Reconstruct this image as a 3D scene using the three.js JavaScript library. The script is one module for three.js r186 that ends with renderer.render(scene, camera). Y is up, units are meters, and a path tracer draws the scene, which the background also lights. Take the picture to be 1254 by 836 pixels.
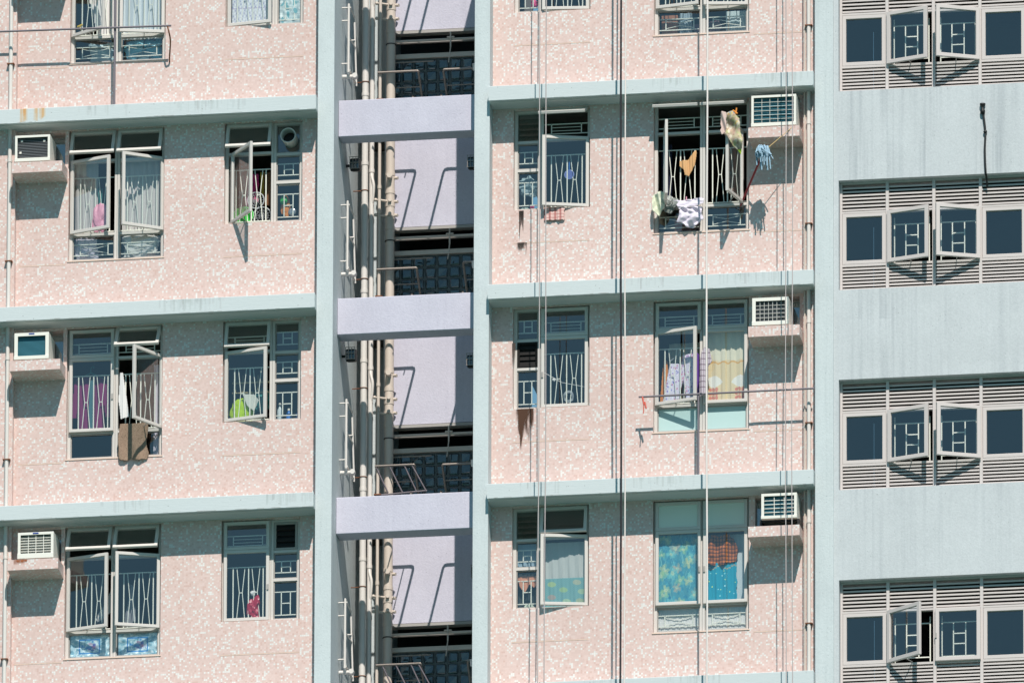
import * as THREE from 'three';
import { mergeGeometries } from 'three/addons/utils/BufferGeometryUtils.js';
import { RoundedBoxGeometry } from 'three/addons/geometries/RoundedBoxGeometry.js';

// ------------------------------------------------------------------ camera, sky, sun, exposure
// Facade coordinates in metres: x to the right along the wall, y up, z out of the wall.
// The photographed storeys lie about 94 m above the street, seen with a long lens from the pavement.
const scene = new THREE.Scene();
const camera = new THREE.PerspectiveCamera(1.711, 1254 / 836, 5, 9000);
const YAW = 9.2 * Math.PI / 180, PITCH = 18 * Math.PI / 180, DIST = 300;
camera.position.set(DIST * Math.sin(YAW) * Math.cos(PITCH), -DIST * Math.sin(PITCH), DIST * Math.cos(YAW) * Math.cos(PITCH));
camera.up.set(-0.0036, 1, 0);
camera.lookAt(0, 0, 0);

const SUN = new THREE.Vector3(0.30, 1.27, 1).normalize();
function skyTexture() {
  const w = 256, h = 128, d = new Float32Array(w * h * 4);
  for (let j = 0; j < h; j++) {
    const el = ((j + 0.5) / h - 0.5) * Math.PI;
    for (let i = 0; i < w; i++) {
      const t = Math.pow(Math.max(0, Math.sin(Math.max(0, el))), 0.5);
      const k = 0.47;
      const o = (j * w + i) * 4;
      d[o] = k * (0.52 * (1 - t) + 0.19 * t);
      d[o + 1] = k * (0.95 * (1 - t) + 0.50 * t);
      d[o + 2] = k * (1.18 * (1 - t) + 0.86 * t);
      d[o + 3] = 1;
    }
  }
  const tx = new THREE.DataTexture(d, w, h, THREE.RGBAFormat, THREE.FloatType);
  tx.mapping = THREE.EquirectangularReflectionMapping; tx.magFilter = THREE.LinearFilter; tx.needsUpdate = true;
  return tx;
}
const sky = skyTexture();
scene.background = sky; scene.environment = sky;
const sun = new THREE.DirectionalLight(new THREE.Color(1, 0.955, 0.885), 5.0);
sun.position.copy(SUN).multiplyScalar(60); sun.target.position.set(0, 0, 0);
sun.castShadow = true; sun.shadow.mapSize.set(4096, 4096);
Object.assign(sun.shadow.camera, { left: -12, right: 12, top: 12, bottom: -12, near: 10, far: 120 });
scene.add(sun, sun.target);
const renderer = new THREE.WebGLRenderer({ antialias: true });
renderer.setSize(1024, 682);
renderer.shadowMap.enabled = true;
renderer.toneMapping = THREE.LinearToneMapping;
renderer.toneMappingExposure = 1.10;

// ------------------------------------------------------------------ random numbers and noise
function rng(seed) { let a = seed >>> 0; return () => { a = (a + 0x6D2B79F5) | 0; let t = Math.imul(a ^ (a >>> 15), 1 | a); t = (t + Math.imul(t ^ (t >>> 7), 61 | t)) ^ t; return ((t ^ (t >>> 14)) >>> 0) / 4294967296; }; }
function hash2(i, j, s) { let h = Math.imul(i | 0, 374761393) ^ Math.imul(j | 0, 668265263) ^ Math.imul(s | 0, 1274126177); h = Math.imul(h ^ (h >>> 13), 1103515245); return ((h ^ (h >>> 16)) >>> 0) / 4294967296; }
function vnoise(x, y, s, px = 1e9, py = 1e9) {
  const i = Math.floor(x), j = Math.floor(y), f = x - i, g = y - j, u = f * f * (3 - 2 * f), v = g * g * (3 - 2 * g);
  const H = (a, b) => hash2(((a % px) + px) % px, ((b % py) + py) % py, s);
  return (H(i, j) * (1 - u) + H(i + 1, j) * u) * (1 - v) + (H(i, j + 1) * (1 - u) + H(i + 1, j + 1) * u) * v;
}
// ------------------------------------------------------------------ textures
function dataTex(w, h, fn, srgb = true) {
  const d = new Uint8Array(w * h * 4);
  for (let j = 0; j < h; j++) for (let i = 0; i < w; i++) { const c = fn(i, j), o = (j * w + i) * 4; d[o] = Math.max(0, Math.min(255, c[0])); d[o + 1] = Math.max(0, Math.min(255, c[1])); d[o + 2] = Math.max(0, Math.min(255, c[2])); d[o + 3] = c[3] ?? 255; }
  const t = new THREE.DataTexture(d, w, h, THREE.RGBAFormat); t.magFilter = THREE.LinearFilter; t.minFilter = THREE.LinearMipmapLinearFilter; t.generateMipmaps = true;
  t.wrapS = t.wrapT = THREE.RepeatWrapping; if (srgb) t.colorSpace = THREE.SRGBColorSpace; t.needsUpdate = true; return t;
}
function canvasTex(w, h, draw) {
  const c = document.createElement('canvas'); c.width = w; c.height = h; const g = c.getContext('2d'); draw(g, w, h);
  const t = new THREE.CanvasTexture(c); t.colorSpace = THREE.SRGBColorSpace; t.wrapS = t.wrapT = THREE.RepeatWrapping; return t;
}
// 25 mm glass mosaic, 512 x 512 pieces = 12.8 m
const mosaicTex = dataTex(2048, 2048, (i, j) => {
  const a = i >> 2, b = j >> 2, gi = (i & 3) === 3 || (j & 3) === 3;
  const cl = vnoise(a / 2.5, b / 2.5, 5, 205, 205), big = vnoise(a / 40, b / 40, 9, 13, 13);
  const r = hash2(a, b, 1), r2 = hash2(a, b, 2);
  let c;
  if (r < 0.045 + 0.30 * cl * cl + 0.05 * big) { const q = 219 - 10 * r2; c = [q, q - 2, q - 6]; }
  else if (r2 < 0.10) c = [199, 166, 156];
  else if (r2 < 0.30) c = [212, 187, 180];
  else { const q = (hash2(a, b, 3) - 0.5) * 9; c = [207 + q, 180 + q, 172 + q]; }
  const w = (big - 0.5) * 7;
  if (gi) { c = [c[0] * 0.55 + 204 * 0.45, c[1] * 0.55 + 180 * 0.45, c[2] * 0.55 + 172 * 0.45]; }
  return [c[0] + w, c[1] + w, c[2] + w];
});
mosaicTex.repeat.set(1 / 12.8, 1 / 12.8);
// painted render: fine grain, blotches, faint vertical run marks
function paintTex(base, grain, blotch, runs, seed) {
  const t = dataTex(1024, 1024, (i, j) => {
    const n = (hash2(i, j, seed) - 0.5) * grain + (vnoise(i / 4, j / 4, seed + 1, 256, 256) - 0.5) * grain;
    const b = (vnoise(i / 90, j / 90, seed + 2, 11, 11) + 0.5 * vnoise(i / 30, j / 30, seed + 3, 34, 34) - 0.75) * blotch;
    const m = vnoise(i / 60, j / 300, seed + 6, 17, 3), pit = hash2(i >> 1, j >> 1, seed + 9) < 0.0009 ? 46 : 0;
    const s = Math.pow(vnoise(i / 5, j / 260, seed + 4, 204, 4), 3) * runs * m + Math.pow(vnoise(i / 14, j / 400, seed + 5, 73, 2), 4) * runs * 1.2 * m;
    return [base[0] + n + b - s - pit, base[1] + n + b - s * 0.96 - pit, base[2] + n + b - s * 0.9 - pit];
  });
  t.repeat.set(1 / 4.096, 1 / 4.096); return t;
}
const bumpTex = dataTex(512, 512, (i, j) => { const q = 128 + (hash2(i, j, 31) - 0.5) * 110 + (vnoise(i / 5, j / 5, 32, 102, 102) - 0.5) * 130; return [q, q, q]; }, false);
bumpTex.repeat.set(1 / 1.6, 1 / 1.6);

// ------------------------------------------------------------------ materials
const S = (r, g, b) => new THREE.Color().setRGB(r / 255, g / 255, b / 255, THREE.SRGBColorSpace);
const std = (c, roughness = 0.7, extra = {}) => new THREE.MeshStandardMaterial({ color: Array.isArray(c) ? S(...c) : c, roughness, side: THREE.DoubleSide, ...extra });
const white = [255, 255, 255];
const M = {
  mosaic: std(white, 0.42, { map: mosaicTex }),
  green: std(white, 0.75, { map: paintTex([189, 196, 197], 7, 6, 10, 41), bumpMap: bumpTex, bumpScale: 0.002 }),
  greenWing: std(white, 0.8, { map: paintTex([186, 190, 192], 9, 5, 20, 51), bumpMap: bumpTex, bumpScale: 0.0012 }),
  lilac: std(white, 0.75, { map: paintTex([189, 185, 198], 8, 7, 5, 61), bumpMap: bumpTex, bumpScale: 0.002 }),
  alu: std([200, 193, 187], 0.45),
  aluDull: std([160, 154, 149], 0.5),
  grille: std([226, 224, 212], 0.5),
  wingFrame: std([196, 186, 182], 0.5),
  glass: new THREE.MeshPhysicalMaterial({ color: S(246, 250, 250), roughness: 0.02, transmission: 1, thickness: 0, ior: 2.3 }),
  room: std([96, 92, 88], 0.9),
  dark: std([22, 24, 27], 0.7),
  black: std([14, 14, 15], 0.55),
  soot: std([18, 15, 14], 0.9),
  acWhite: std([222, 218, 208], 0.5),
  acGrey: std([176, 174, 168], 0.55),
  coil: std([44, 52, 56], 0.5, { metalness: 0.3 }),
  coilTeal: std([30, 96, 104], 0.45, { metalness: 0.3 }),
  coilBlue: std([70, 132, 148], 0.45, { metalness: 0.3 }),
  finGrey: std([112, 114, 118], 0.5),
  board: std([40, 62, 84], 0.6),
  pipeWhite: std([210, 203, 197], 0.5),
  pipeCream: std([198, 184, 172], 0.5),
  rust: std([120, 74, 48], 0.85),
  steel: std([150, 138, 130], 0.45, { metalness: 0.4 }),
  poleGrey: std([120, 112, 118], 0.45, { metalness: 0.3 }),
  ropeWhite: std([222, 212, 206], 0.8),
  ropeGrey: std([176, 166, 164], 0.8),
  ropeBlack: std([28, 26, 32], 0.7),
  peach: std([218, 190, 174], 0.8),
  blockGlass: new THREE.MeshPhysicalMaterial({ color: S(34, 56, 64), roughness: 0.08, ior: 1.9 }),
  mortar: std([92, 98, 98], 0.8),
};

// ------------------------------------------------------------------ geometry helpers
function metric(g0) {                                  // uv in metres by the dominant axis of each face
  const g = g0.index ? g0.toNonIndexed() : g0; const p = g.attributes.position, n = g.attributes.normal, uv = new Float32Array(p.count * 2);
  for (let i = 0; i < p.count; i += 3) {
    let ax = 0, ay = 0, az = 0; for (let k = 0; k < 3; k++) { ax += Math.abs(n.getX(i + k)); ay += Math.abs(n.getY(i + k)); az += Math.abs(n.getZ(i + k)); }
    for (let k = 0; k < 3; k++) {
      const x = p.getX(i + k), y = p.getY(i + k), z = p.getZ(i + k); const o = (i + k) * 2;
      if (az >= ax && az >= ay) { uv[o] = x; uv[o + 1] = y; } else if (ax >= ay) { uv[o] = z + 3.3; uv[o + 1] = y; } else { uv[o] = x; uv[o + 1] = z + 7.1; }
    }
  }
  g.setAttribute('uv', new THREE.BufferAttribute(uv, 2)); return g;
}
function box(x0, x1, y0, y1, z0, z1) { const g = new THREE.BoxGeometry(x1 - x0, y1 - y0, z1 - z0); g.translate((x0 + x1) / 2, (y0 + y1) / 2, (z0 + z1) / 2); return g; }
const V = (x, y, z) => new THREE.Vector3(x, y, z);
function rod(a, b, r, seg = 6) { const d = b.clone().sub(a), l = d.length(); const g = new THREE.CylinderGeometry(r, r, l, seg); g.applyQuaternion(new THREE.Quaternion().setFromUnitVectors(V(0, 1, 0), d.normalize())); g.translate((a.x + b.x) / 2, (a.y + b.y) / 2, (a.z + b.z) / 2); return g; }
function tube(pts, r, n = 40, seg = 6, tension = 0.5) { return new THREE.TubeGeometry(new THREE.CatmullRomCurve3(pts, false, 'catmullrom', tension), n, r, seg); }
function bar(x0, y0, x1, y1, z, t) { const l = Math.hypot(x1 - x0, y1 - y0); const g = new THREE.BoxGeometry(l, t, t); g.rotateZ(Math.atan2(y1 - y0, x1 - x0)); g.translate((x0 + x1) / 2, (y0 + y1) / 2, z); return g; }
function sheet(x0, x1, y0, y1, z) { return new THREE.PlaneGeometry(x1 - x0, y1 - y0).translate((x0 + x1) / 2, (y0 + y1) / 2, z); }
function ring(w, h, t, d, bev = 0.004) {               // rectangular frame, lower left corner at the origin, z 0..d
  const s = new THREE.Shape([[0, 0], [w, 0], [w, h], [0, h]].map(p => new THREE.Vector2(...p)));
  s.holes.push(new THREE.Path([[t, t], [t, h - t], [w - t, h - t], [w - t, t]].map(p => new THREE.Vector2(...p))));
  const g = new THREE.ExtrudeGeometry(s, { depth: d - 2 * bev, bevelEnabled: true, bevelSize: bev, bevelThickness: bev, bevelOffset: -bev, bevelSegments: 1 }); g.translate(0, 0, bev); return g;
}
function merge(list) { return mergeGeometries(list.map(g => { const q = g.index ? g.toNonIndexed() : g; for (const k of Object.keys(q.attributes)) if (!['position', 'normal', 'uv'].includes(k)) q.deleteAttribute(k); return q; })); }
const used = {};
function numbered(n) { const k = used[n] = (used[n] ?? -1) + 1; return k ? n + '_' + String(k).padStart(3, '0') : n; }
function mesh(name, g, mat, parent) {
  const m = new THREE.Mesh(Array.isArray(g) ? (g.length > 1 ? merge(g) : g[0]) : g, mat); m.name = parent ? name : numbered(name); m.castShadow = m.receiveShadow = true; (parent || scene).add(m); return m;
}
function tag(o, label, category, group) { o.userData.label = label; o.userData.category = category; if (group) o.userData.group = group; return o; }
function thing(name, label, category, group, pos) { const o = new THREE.Group(); o.name = numbered(name); if (pos) o.position.set(...pos); scene.add(o); return tag(o, label, category, group); }

// wavy cloth: a grid of cells kept where inside(u, v) holds, with a front, a back and closed edges
function cloth(x0, x1, y0, y1, zf, inside = () => true, cell = 0.012, th = 0.006) {
  if (inside.fine !== 0 && (x1 - x0) * (y1 - y0) < 0.3) cell = Math.min(cell, 0.0055);
  const nx = Math.max(2, Math.round((x1 - x0) / cell)), ny = Math.max(2, Math.round((y1 - y0) / cell)); const pos = [], uv = [], idx = [];
  const keep = []; for (let j = 0; j < ny; j++) for (let i = 0; i < nx; i++) keep.push(inside((i + 0.5) / nx, (j + 0.5) / ny));
  const vid = (i, j, s) => (j * (nx + 1) + i) * 2 + s;
  for (let j = 0; j <= ny; j++) for (let i = 0; i <= nx; i++) { const u = i / nx, v = j / ny; const r = zf(u, v); const z = Array.isArray(r) ? r[0] : r, dx = Array.isArray(r) ? r[1] : 0, dy = Array.isArray(r) ? (r[2] || 0) : 0; for (const s of [1, -1]) { pos.push(x0 + u * (x1 - x0) + dx, y0 + v * (y1 - y0) + dy, z + s * th / 2); uv.push(u, v); } }
  for (let j = 0; j < ny; j++) for (let i = 0; i < nx; i++) {
    if (!keep[j * nx + i]) continue;
    const a = [vid(i, j, 0), vid(i + 1, j, 0), vid(i + 1, j + 1, 0), vid(i, j + 1, 0)], b = a.map(q => q + 1);
    idx.push(a[0], a[1], a[2], a[0], a[2], a[3], b[0], b[2], b[1], b[0], b[3], b[2]);
    const nb = [[i, j - 1, 0, 1], [i + 1, j, 1, 2], [i, j + 1, 2, 3], [i - 1, j, 3, 0]];
    for (const [p, q, e, f] of nb) if (p < 0 || q < 0 || p >= nx || q >= ny || !keep[q * nx + p]) idx.push(a[e], b[e], b[f], a[e], b[f], a[f]);
  }
  const g = new THREE.BufferGeometry(); g.setAttribute('position', new THREE.Float32BufferAttribute(pos, 3)); g.setAttribute('uv', new THREE.Float32BufferAttribute(uv, 2)); g.setIndex(idx); g.computeVertexNormals(); return g;
}
function folds(z, amp, n, seed, flare = 0) {           // hanging folds, deeper towards the hem
  const a = hash2(seed, 1, 7) * 6, b = hash2(seed, 2, 7) * 6;
  return (u, v) => z + amp * (0.45 + 0.55 * (1 - v)) * (Math.sin(u * n * 6.283 + a + 0.7 * Math.sin(v * 3 + b)) * 0.7 + 0.4 * Math.sin(u * n * 2.63 * 6.283 + b + v)) + flare * (1 - v) * (1 - v);
}
const inPoly = pts => (u, v) => { let c = false; for (let i = 0, j = pts.length - 1; i < pts.length; j = i++) { const [xi, yi] = pts[i], [xj, yj] = pts[j]; if ((yi > v) !== (yj > v) && u < (xj - xi) * (v - yi) / (yj - yi) + xi) c = !c; } return c; };
function lump(x, y, z, rx, ry, rz, seed, rough = 0.25, det = 3) {   // crumpled bag or bundle
  const g = new THREE.IcosahedronGeometry(1, det + 3), p = g.attributes.position;
  for (let i = 0; i < p.count; i++) { const v = V(p.getX(i), p.getY(i), p.getZ(i)); const n = vnoise(v.x * 2 + 9 + seed, v.y * 2 + v.z * 1.7 + 9, seed) + 0.6 * Math.abs(vnoise(v.x * 5 + 20, v.y * 4 + v.z * 5 + 30, seed + 3) - 0.5) - 0.6; v.multiplyScalar(1 + rough * n * 2); p.setXYZ(i, x + v.x * rx, y + v.y * ry, z + v.z * rz); }
  g.computeVertexNormals(); return g;
}

// ------------------------------------------------------------------ measures of the building
const H = 2.745;                                       // storey height
const ledgeTop = k => 0.665 + H * k;                   // top of the ledge of storey k
const soffit = k => ledgeTop(k) - 0.19;                // underside of it: windows hang below this
const KS = [2, 1, 0, -1, -2];                          // storeys, each named by the ledge over it
const PIER_L = [-2.567, -2.35], PIER_R = [-0.473, -0.27];
const YT = ledgeTop(2) + 0.6, YB = ledgeTop(-3) - 0.2;

// ground far below
{ const g = mesh('ground', new THREE.PlaneGeometry(6000, 6000, 1, 1).rotateX(-Math.PI / 2).translate(0, -94.4, 0), std(new THREE.Color(0.045, 0.125, 0.095), 0.95)); g.userData.kind = 'structure'; }

const block = thing('apartment_building', 'pink mosaic apartment block with pale green ledges, piers and a lilac service slot', 'building');
const wing = thing('stair_wing', 'pale green plastered wing with louvred window bands beside the pink mosaic block', 'building');

function wallWithHoles(x0, x1, y0, y1, z0, z1, holes) {
  const s = new THREE.Shape([[x0, y0], [x1, y0], [x1, y1], [x0, y1]].map(p => new THREE.Vector2(...p)));
  for (const [a, b, c, d] of holes) s.holes.push(new THREE.Path([[a, c], [a, d], [b, d], [b, c]].map(p => new THREE.Vector2(...p))));
  const g = new THREE.ExtrudeGeometry(s, { depth: z1 - z0, bevelEnabled: false }); g.translate(0, 0, z0); return metric(g);
}
const WA = [-5.94, -4.66], WB = [-3.855, -2.81], WC = [0.011, 1.031], WD = [1.878, 3.149];
const ACL = [-6.62, -5.97], ACR = [3.21, 3.87];
const holesL = [], holesR = [];
for (const k of KS) {
  const s = soffit(k) - 0.015;
  holesL.push([...WA, s - 1.805, s], [...WB, s - 1.395, s], [ACL[0] + 0.05, ACL[1] - 0.02, s - 0.53, s - 0.02]);
  holesR.push([...WD, s - 1.805, s], [...WC, s - 1.395, s], [ACR[0] + 0.02, ACR[1] - 0.05, s - 0.53, s - 0.02]);
}
mesh('mosaic_wall', wallWithHoles(-8, PIER_L[0] - 0.001, YB, YT, -0.25, 0, holesL), M.mosaic, block);
mesh('mosaic_wall', wallWithHoles(PIER_R[1] + 0.001, 4.0595, YB, YT, -0.25, 0, holesR), M.mosaic, block);
mesh('mosaic_strip', metric(box(-8, -6.64, YB, YT, 0.0005, 0.1)), M.mosaic, block);
mesh('mosaic_strip', metric(box(3.885, 4.059, YB, YT, 0.0005, 0.1)), M.mosaic, block);
// ledges, each with a drip groove under it
function ledgeMat(seed, rust) {
  const t = canvasTex(1024, 128, (g, w, hh) => {
    const h = hh / 2, r = rng(seed); g.fillStyle = 'rgb(190,197,198)'; g.fillRect(0, 0, w, hh);
    for (let i = 0; i < 2600; i++) { const q = (r() - 0.5) * 16; g.fillStyle = `rgba(${190 + q},${197 + q},${198 + q},0.6)`; g.fillRect(r() * w, r() * h, 1 + r() * 3, 1 + r() * 2); }
    for (let c = 0; c < 3; c++) { const cx = 150 + r() * 820; for (let i = 0; i < 24; i++) { const x = cx + (r() - 0.5) * 130, l = 10 + r() * 46; g.fillStyle = `rgba(120,126,122,${0.03 + r() * 0.10})`; g.fillRect(x, 0, 1.5 + r() * 5, l); } }
    for (let i = 0; i < 26; i++) { g.fillStyle = `rgba(110,104,100,${0.2 + r() * 0.4})`; const x = r() * w; g.fillRect(x, h - 2 - r() * 3, 4 + r() * 30, 2); }
    for (let i = 0; i < 9; i++) { g.fillStyle = 'rgba(70,66,64,0.7)'; g.fillRect(r() * w, r() * h, 2, 2); }
    for (const [x, wd] of rust || []) for (let i = 0; i < 16; i++) { g.fillStyle = `rgba(196,120,40,${0.06 + r() * 0.13})`; const l = 18 + r() * 46; g.fillRect(x + (r() - 0.5) * wd, 0, 2 + r() * 5, l); }
  });
  t.wrapS = t.wrapT = THREE.ClampToEdgeWrapping;
  return std(white, 0.75, { map: t, bumpMap: bumpTex, bumpScale: 0.0015 });
}
function ledge(x0, x1, k, seed, rust) {
  const y = ledgeTop(k), s = new THREE.Shape(); const d = 0.375;
  s.moveTo(0, 0); s.lineTo(d - 0.006, 0.012); s.lineTo(d, 0.006); s.lineTo(d, -0.186); s.lineTo(d - 0.004, -0.19); s.lineTo(d - 0.05, -0.19); s.lineTo(d - 0.052, -0.178); s.lineTo(d - 0.066, -0.178); s.lineTo(d - 0.068, -0.19); s.lineTo(0, -0.19);
  const g = new THREE.ExtrudeGeometry(s, { depth: x1 - x0, bevelEnabled: false }); g.rotateY(-Math.PI / 2); g.scale(1, 1, 1); g.translate(x1, y, 0.0005);
  const q = metric(g), p = q.attributes.position, uv = q.attributes.uv;
  for (let i = 0; i < p.count; i++) uv.setXY(i, (p.getX(i) - x0) / (x1 - x0), q.attributes.normal.getY(i) < -0.5 ? 0.25 : 0.5 + 0.5 * (p.getY(i) - (y - 0.19)) / 0.203);
  const m = mesh('ledge', q, ledgeMat(seed, rust), block);
  if (rust) m.userData.label = 'pale green ledge with rusty orange runs';
}
for (const k of KS) {
  ledge(-8, PIER_L[0] - 0.002, k, 70 + k, k === 1 ? [[322, 26], [282, 14]] : null);
  ledge(PIER_R[1] + 0.004, 4.056, k, 90 + k);
}
// shelves for the air conditioners, panels under the windows and mortar lines
function shelf(x0, x1, y1) {
  const s = new THREE.Shape([[0, 0], [0.41, -0.012], [0.41, -0.155], [0, -0.175]].map(p => new THREE.Vector2(...p)));
  const g = new THREE.ExtrudeGeometry(s, { depth: x1 - x0, bevelEnabled: false }); g.rotateY(-Math.PI / 2); g.translate(x1, y1, 0.001); mesh('air_conditioner_shelf', metric(g), M.mosaic, block);
}
for (const k of KS) {
  const s = soffit(k);
  shelf(-6.632, -5.955, s - 0.545); shelf(3.20, 3.878, s - 0.545);
  mesh('mosaic_panel', metric(box(WB[0], WB[1], s - 1.86, s - 1.415, 0.0005, 0.0025)), M.mosaic, block);
  mesh('mosaic_panel', metric(box(WC[0], WC[1], s - 1.86, s - 1.415, 0.0005, 0.0025)), M.mosaic, block);
  mesh('mosaic_panel', metric(box(ACL[0] + 0.02, ACL[1], s - 1.86, s - 0.75, 0.0005, 0.0025)), M.mosaic, block);
  mesh('mosaic_panel', metric(box(ACR[0], ACR[1], s - 1.86, s - 0.75, 0.0005, 0.0025)), M.mosaic, block);
  for (const [a, b, v] of [[...WB, 1.868], [...WC, 1.868], [ACL[0] + 0.02, ACL[1], 1.868], [ACR[0], ACR[1], 1.868]]) mesh('mortar_line', box(a, b, s - v - 0.006, s - v + 0.006, 0.0004, 0.003), M.peach, block);
  for (const [a, b] of [WA, WD]) mesh('window_sill', metric(box(a - 0.01, b + 0.01, s - 1.838, s - 1.822, 0.0005, 0.010)), M.peach, block);
  mesh('infill_pane', box(ACL[0] + 0.051, ACL[1] - 0.021, s - 0.544, s - 0.036, -0.105, -0.1), M.glass, block);
  mesh('infill_pane', box(ACR[0] + 0.021, ACR[1] - 0.051, s - 0.544, s - 0.036, -0.105, -0.1), M.glass, block);
}
// piers, slot, rooms
mesh('pier', metric(box(...PIER_L, YB, YT, -2.6, 0.24)), M.green, block);
mesh('pier', metric(box(...PIER_R, YB, YT, -2.6, 0.24)), M.green, block);
for (const k of KS) {
  const y = ledgeTop(k), s = soffit(k);
  mesh('beam', metric(new RoundedBoxGeometry(PIER_R[0] - PIER_L[1] - 0.004, 0.504, 0.3, 2, 0.012).translate((PIER_L[1] + PIER_R[0]) / 2, y - 0.178, -0.25)), M.lilac, block);
  // rear wall of the slot: lilac spandrel, dark window strip and glass blocks
  const sp = y - 1.24, gb = y - 1.61, si = y - 2.56;
  mesh('lilac_spandrel', metric(box(-1.92, PIER_R[0] - 0.001, sp, si + H, -1.75, -1.55)), M.lilac, block);
  mesh('lintel_rail', [box(-1.92, PIER_R[0] - 0.002, sp - 0.05, sp - 0.012, -1.66, -1.53), box(-1.92, PIER_R[0] - 0.002, sp - 0.16, sp - 0.13, -1.65, -1.6)], M.aluDull, block);
  mesh('glass_sill', box(-1.92, PIER_R[0] - 0.002, gb - 0.012, gb + 0.05, -1.72, -1.585), M.pipeCream, block);
  for (let i = 0; i < 9; i++) for (let j = 0; j < 6; j++) {
    const bx = -1.92 + i * 0.1615, by = gb - 0.02 - j * 0.16, r = hash2(i, j, 900 + k);
    const g = new RoundedBoxGeometry(0.15, 0.148, 0.08, 3, 0.03); const p = g.attributes.position;
    for (let q = 0; q < p.count; q++) if (p.getZ(q) > 0.03) p.setZ(q, p.getZ(q) + 0.008 * Math.sin(p.getX(q) * 45 + r * 6) * Math.sin(p.getY(q) * 38 + r * 9));
    g.computeVertexNormals(); g.translate(bx + 0.08, by - 0.08, -1.65); mesh('glass_block', g, M.blockGlass, block);
  }
  mesh('mortar_grid', box(-1.92, PIER_R[0] - 0.002, si, gb - 0.014, -1.68, -1.628), M.mortar, block);
  // floors behind the facade
  for (const [a, b] of [[-7.99, PIER_L[0] - 0.002], [PIER_R[1] + 0.002, 4.058]]) mesh('floor_slab', box(a, b, s, y, -4.5, -0.251), M.room, block);
  mesh('floor_slab', box(PIER_L[1] + 0.002, PIER_R[0] - 0.002, si - 0.1, si - 0.002, -4.5, -1.751), M.room, block);
}
for (const [a, b] of [[-8, PIER_L[0] - 0.001], [PIER_R[1] + 0.001, 4.058], [PIER_L[1], PIER_R[0]]]) mesh('room_back_wall', box(a, b, YB, YT, -4.6, -4.501), M.room, block);
for (const x of [-8.1, -4.35, 1.45]) mesh('partition_wall', box(x, x + 0.1, YB, YT, -4.5, -0.252), M.room, block);
mesh('pipe_chase_wall', metric(box(PIER_L[1] + 0.001, -1.921, YB, YT, -2.5, -2.3)), M.green, block);
mesh('pipe_chase_wall', metric(box(-1.97, -1.921, YB, YT, -2.299, -1.56)), M.green, block);
mesh('roof_slab', [box(-8.1, PIER_L[0] - 0.002, YT + 0.002, YT + 0.2, -4.6, 0.0), box(PIER_R[1] + 0.002, 8.3, YT + 0.002, YT + 0.2, -4.6, 0.0), box(PIER_L[1] + 0.001, PIER_R[0] - 0.001, YT + 0.002, YT + 0.2, -4.6, -1.57)], M.room, block);

// ------------------------------------------------------------------ windows
function grilleGeo(kind, x0, x1, y0, y1, z) {
  const t = 0.0125, w = x1 - x0, h = y1 - y0, out = [], P = (a, b, c, d, tt = t) => out.push(bar(x0 + a * w, y0 + b * h, x0 + c * w, y0 + d * h, z, tt));
  if (kind === 'hour') {
    P(-0.06, 0.80, 1.06, 0.80); P(-0.06, 0.035, 1.06, 0.035);
    for (const a of [0.16, 0.52, 0.86]) P(a, 0.035, a, 0.80, 0.014);
    for (const c of [0.34, 0.69]) { for (const s of [-1, 1]) { P(c + s * 0.095, 0.80, c + s * 0.035, 0.43, 0.009); P(c + s * 0.035, 0.43, c + s * 0.095, 0.035, 0.009); } P(c - 0.04, 0.43, c + 0.04, 0.43, 0.010); }
  } else if (kind === 'ladder') { P(-0.06, 0.75, 1.06, 0.75); P(-0.06, 0.14, 1.06, 0.14); P(0.3, 0.14, 0.3, 0.75); P(0.68, 0.14, 0.68, 0.75); P(0.3, 0.45, 0.68, 0.45); }
  else if (kind === 'small') { P(-0.06, 0.72, 1.06, 0.72); P(-0.06, 0.28, 1.06, 0.28); P(0.3, 0.28, 0.3, 0.72); P(0.68, 0.28, 0.68, 0.72); P(0.3, 0.5, 0.68, 0.5); }
  else if (kind === 'low') { P(-0.05, 0.70, 1.05, 0.70); P(-0.05, 0.24, 1.05, 0.24); P(0.17, 0.24, 0.17, 0.70); P(0.83, 0.24, 0.83, 0.70); for (const s of [-1, 1]) { P(0.17, 0.47 + s * 0.16, 0.5, 0.47 + s * 0.05, 0.007); P(0.5, 0.47 + s * 0.05, 0.83, 0.47 + s * 0.16, 0.007); } }
  else if (kind === 'top') { P(-0.05, 0.58, 1.05, 0.58); P(-0.05, 0.2, 1.05, 0.2); P(0.16, 0.2, 0.16, 0.58); P(0.84, 0.2, 0.84, 0.58); P(0.16, 0.45, 0.84, 0.45, 0.007); P(0.16, 0.32, 0.84, 0.32, 0.007); }
  return out;
}
const windows = {};
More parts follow.
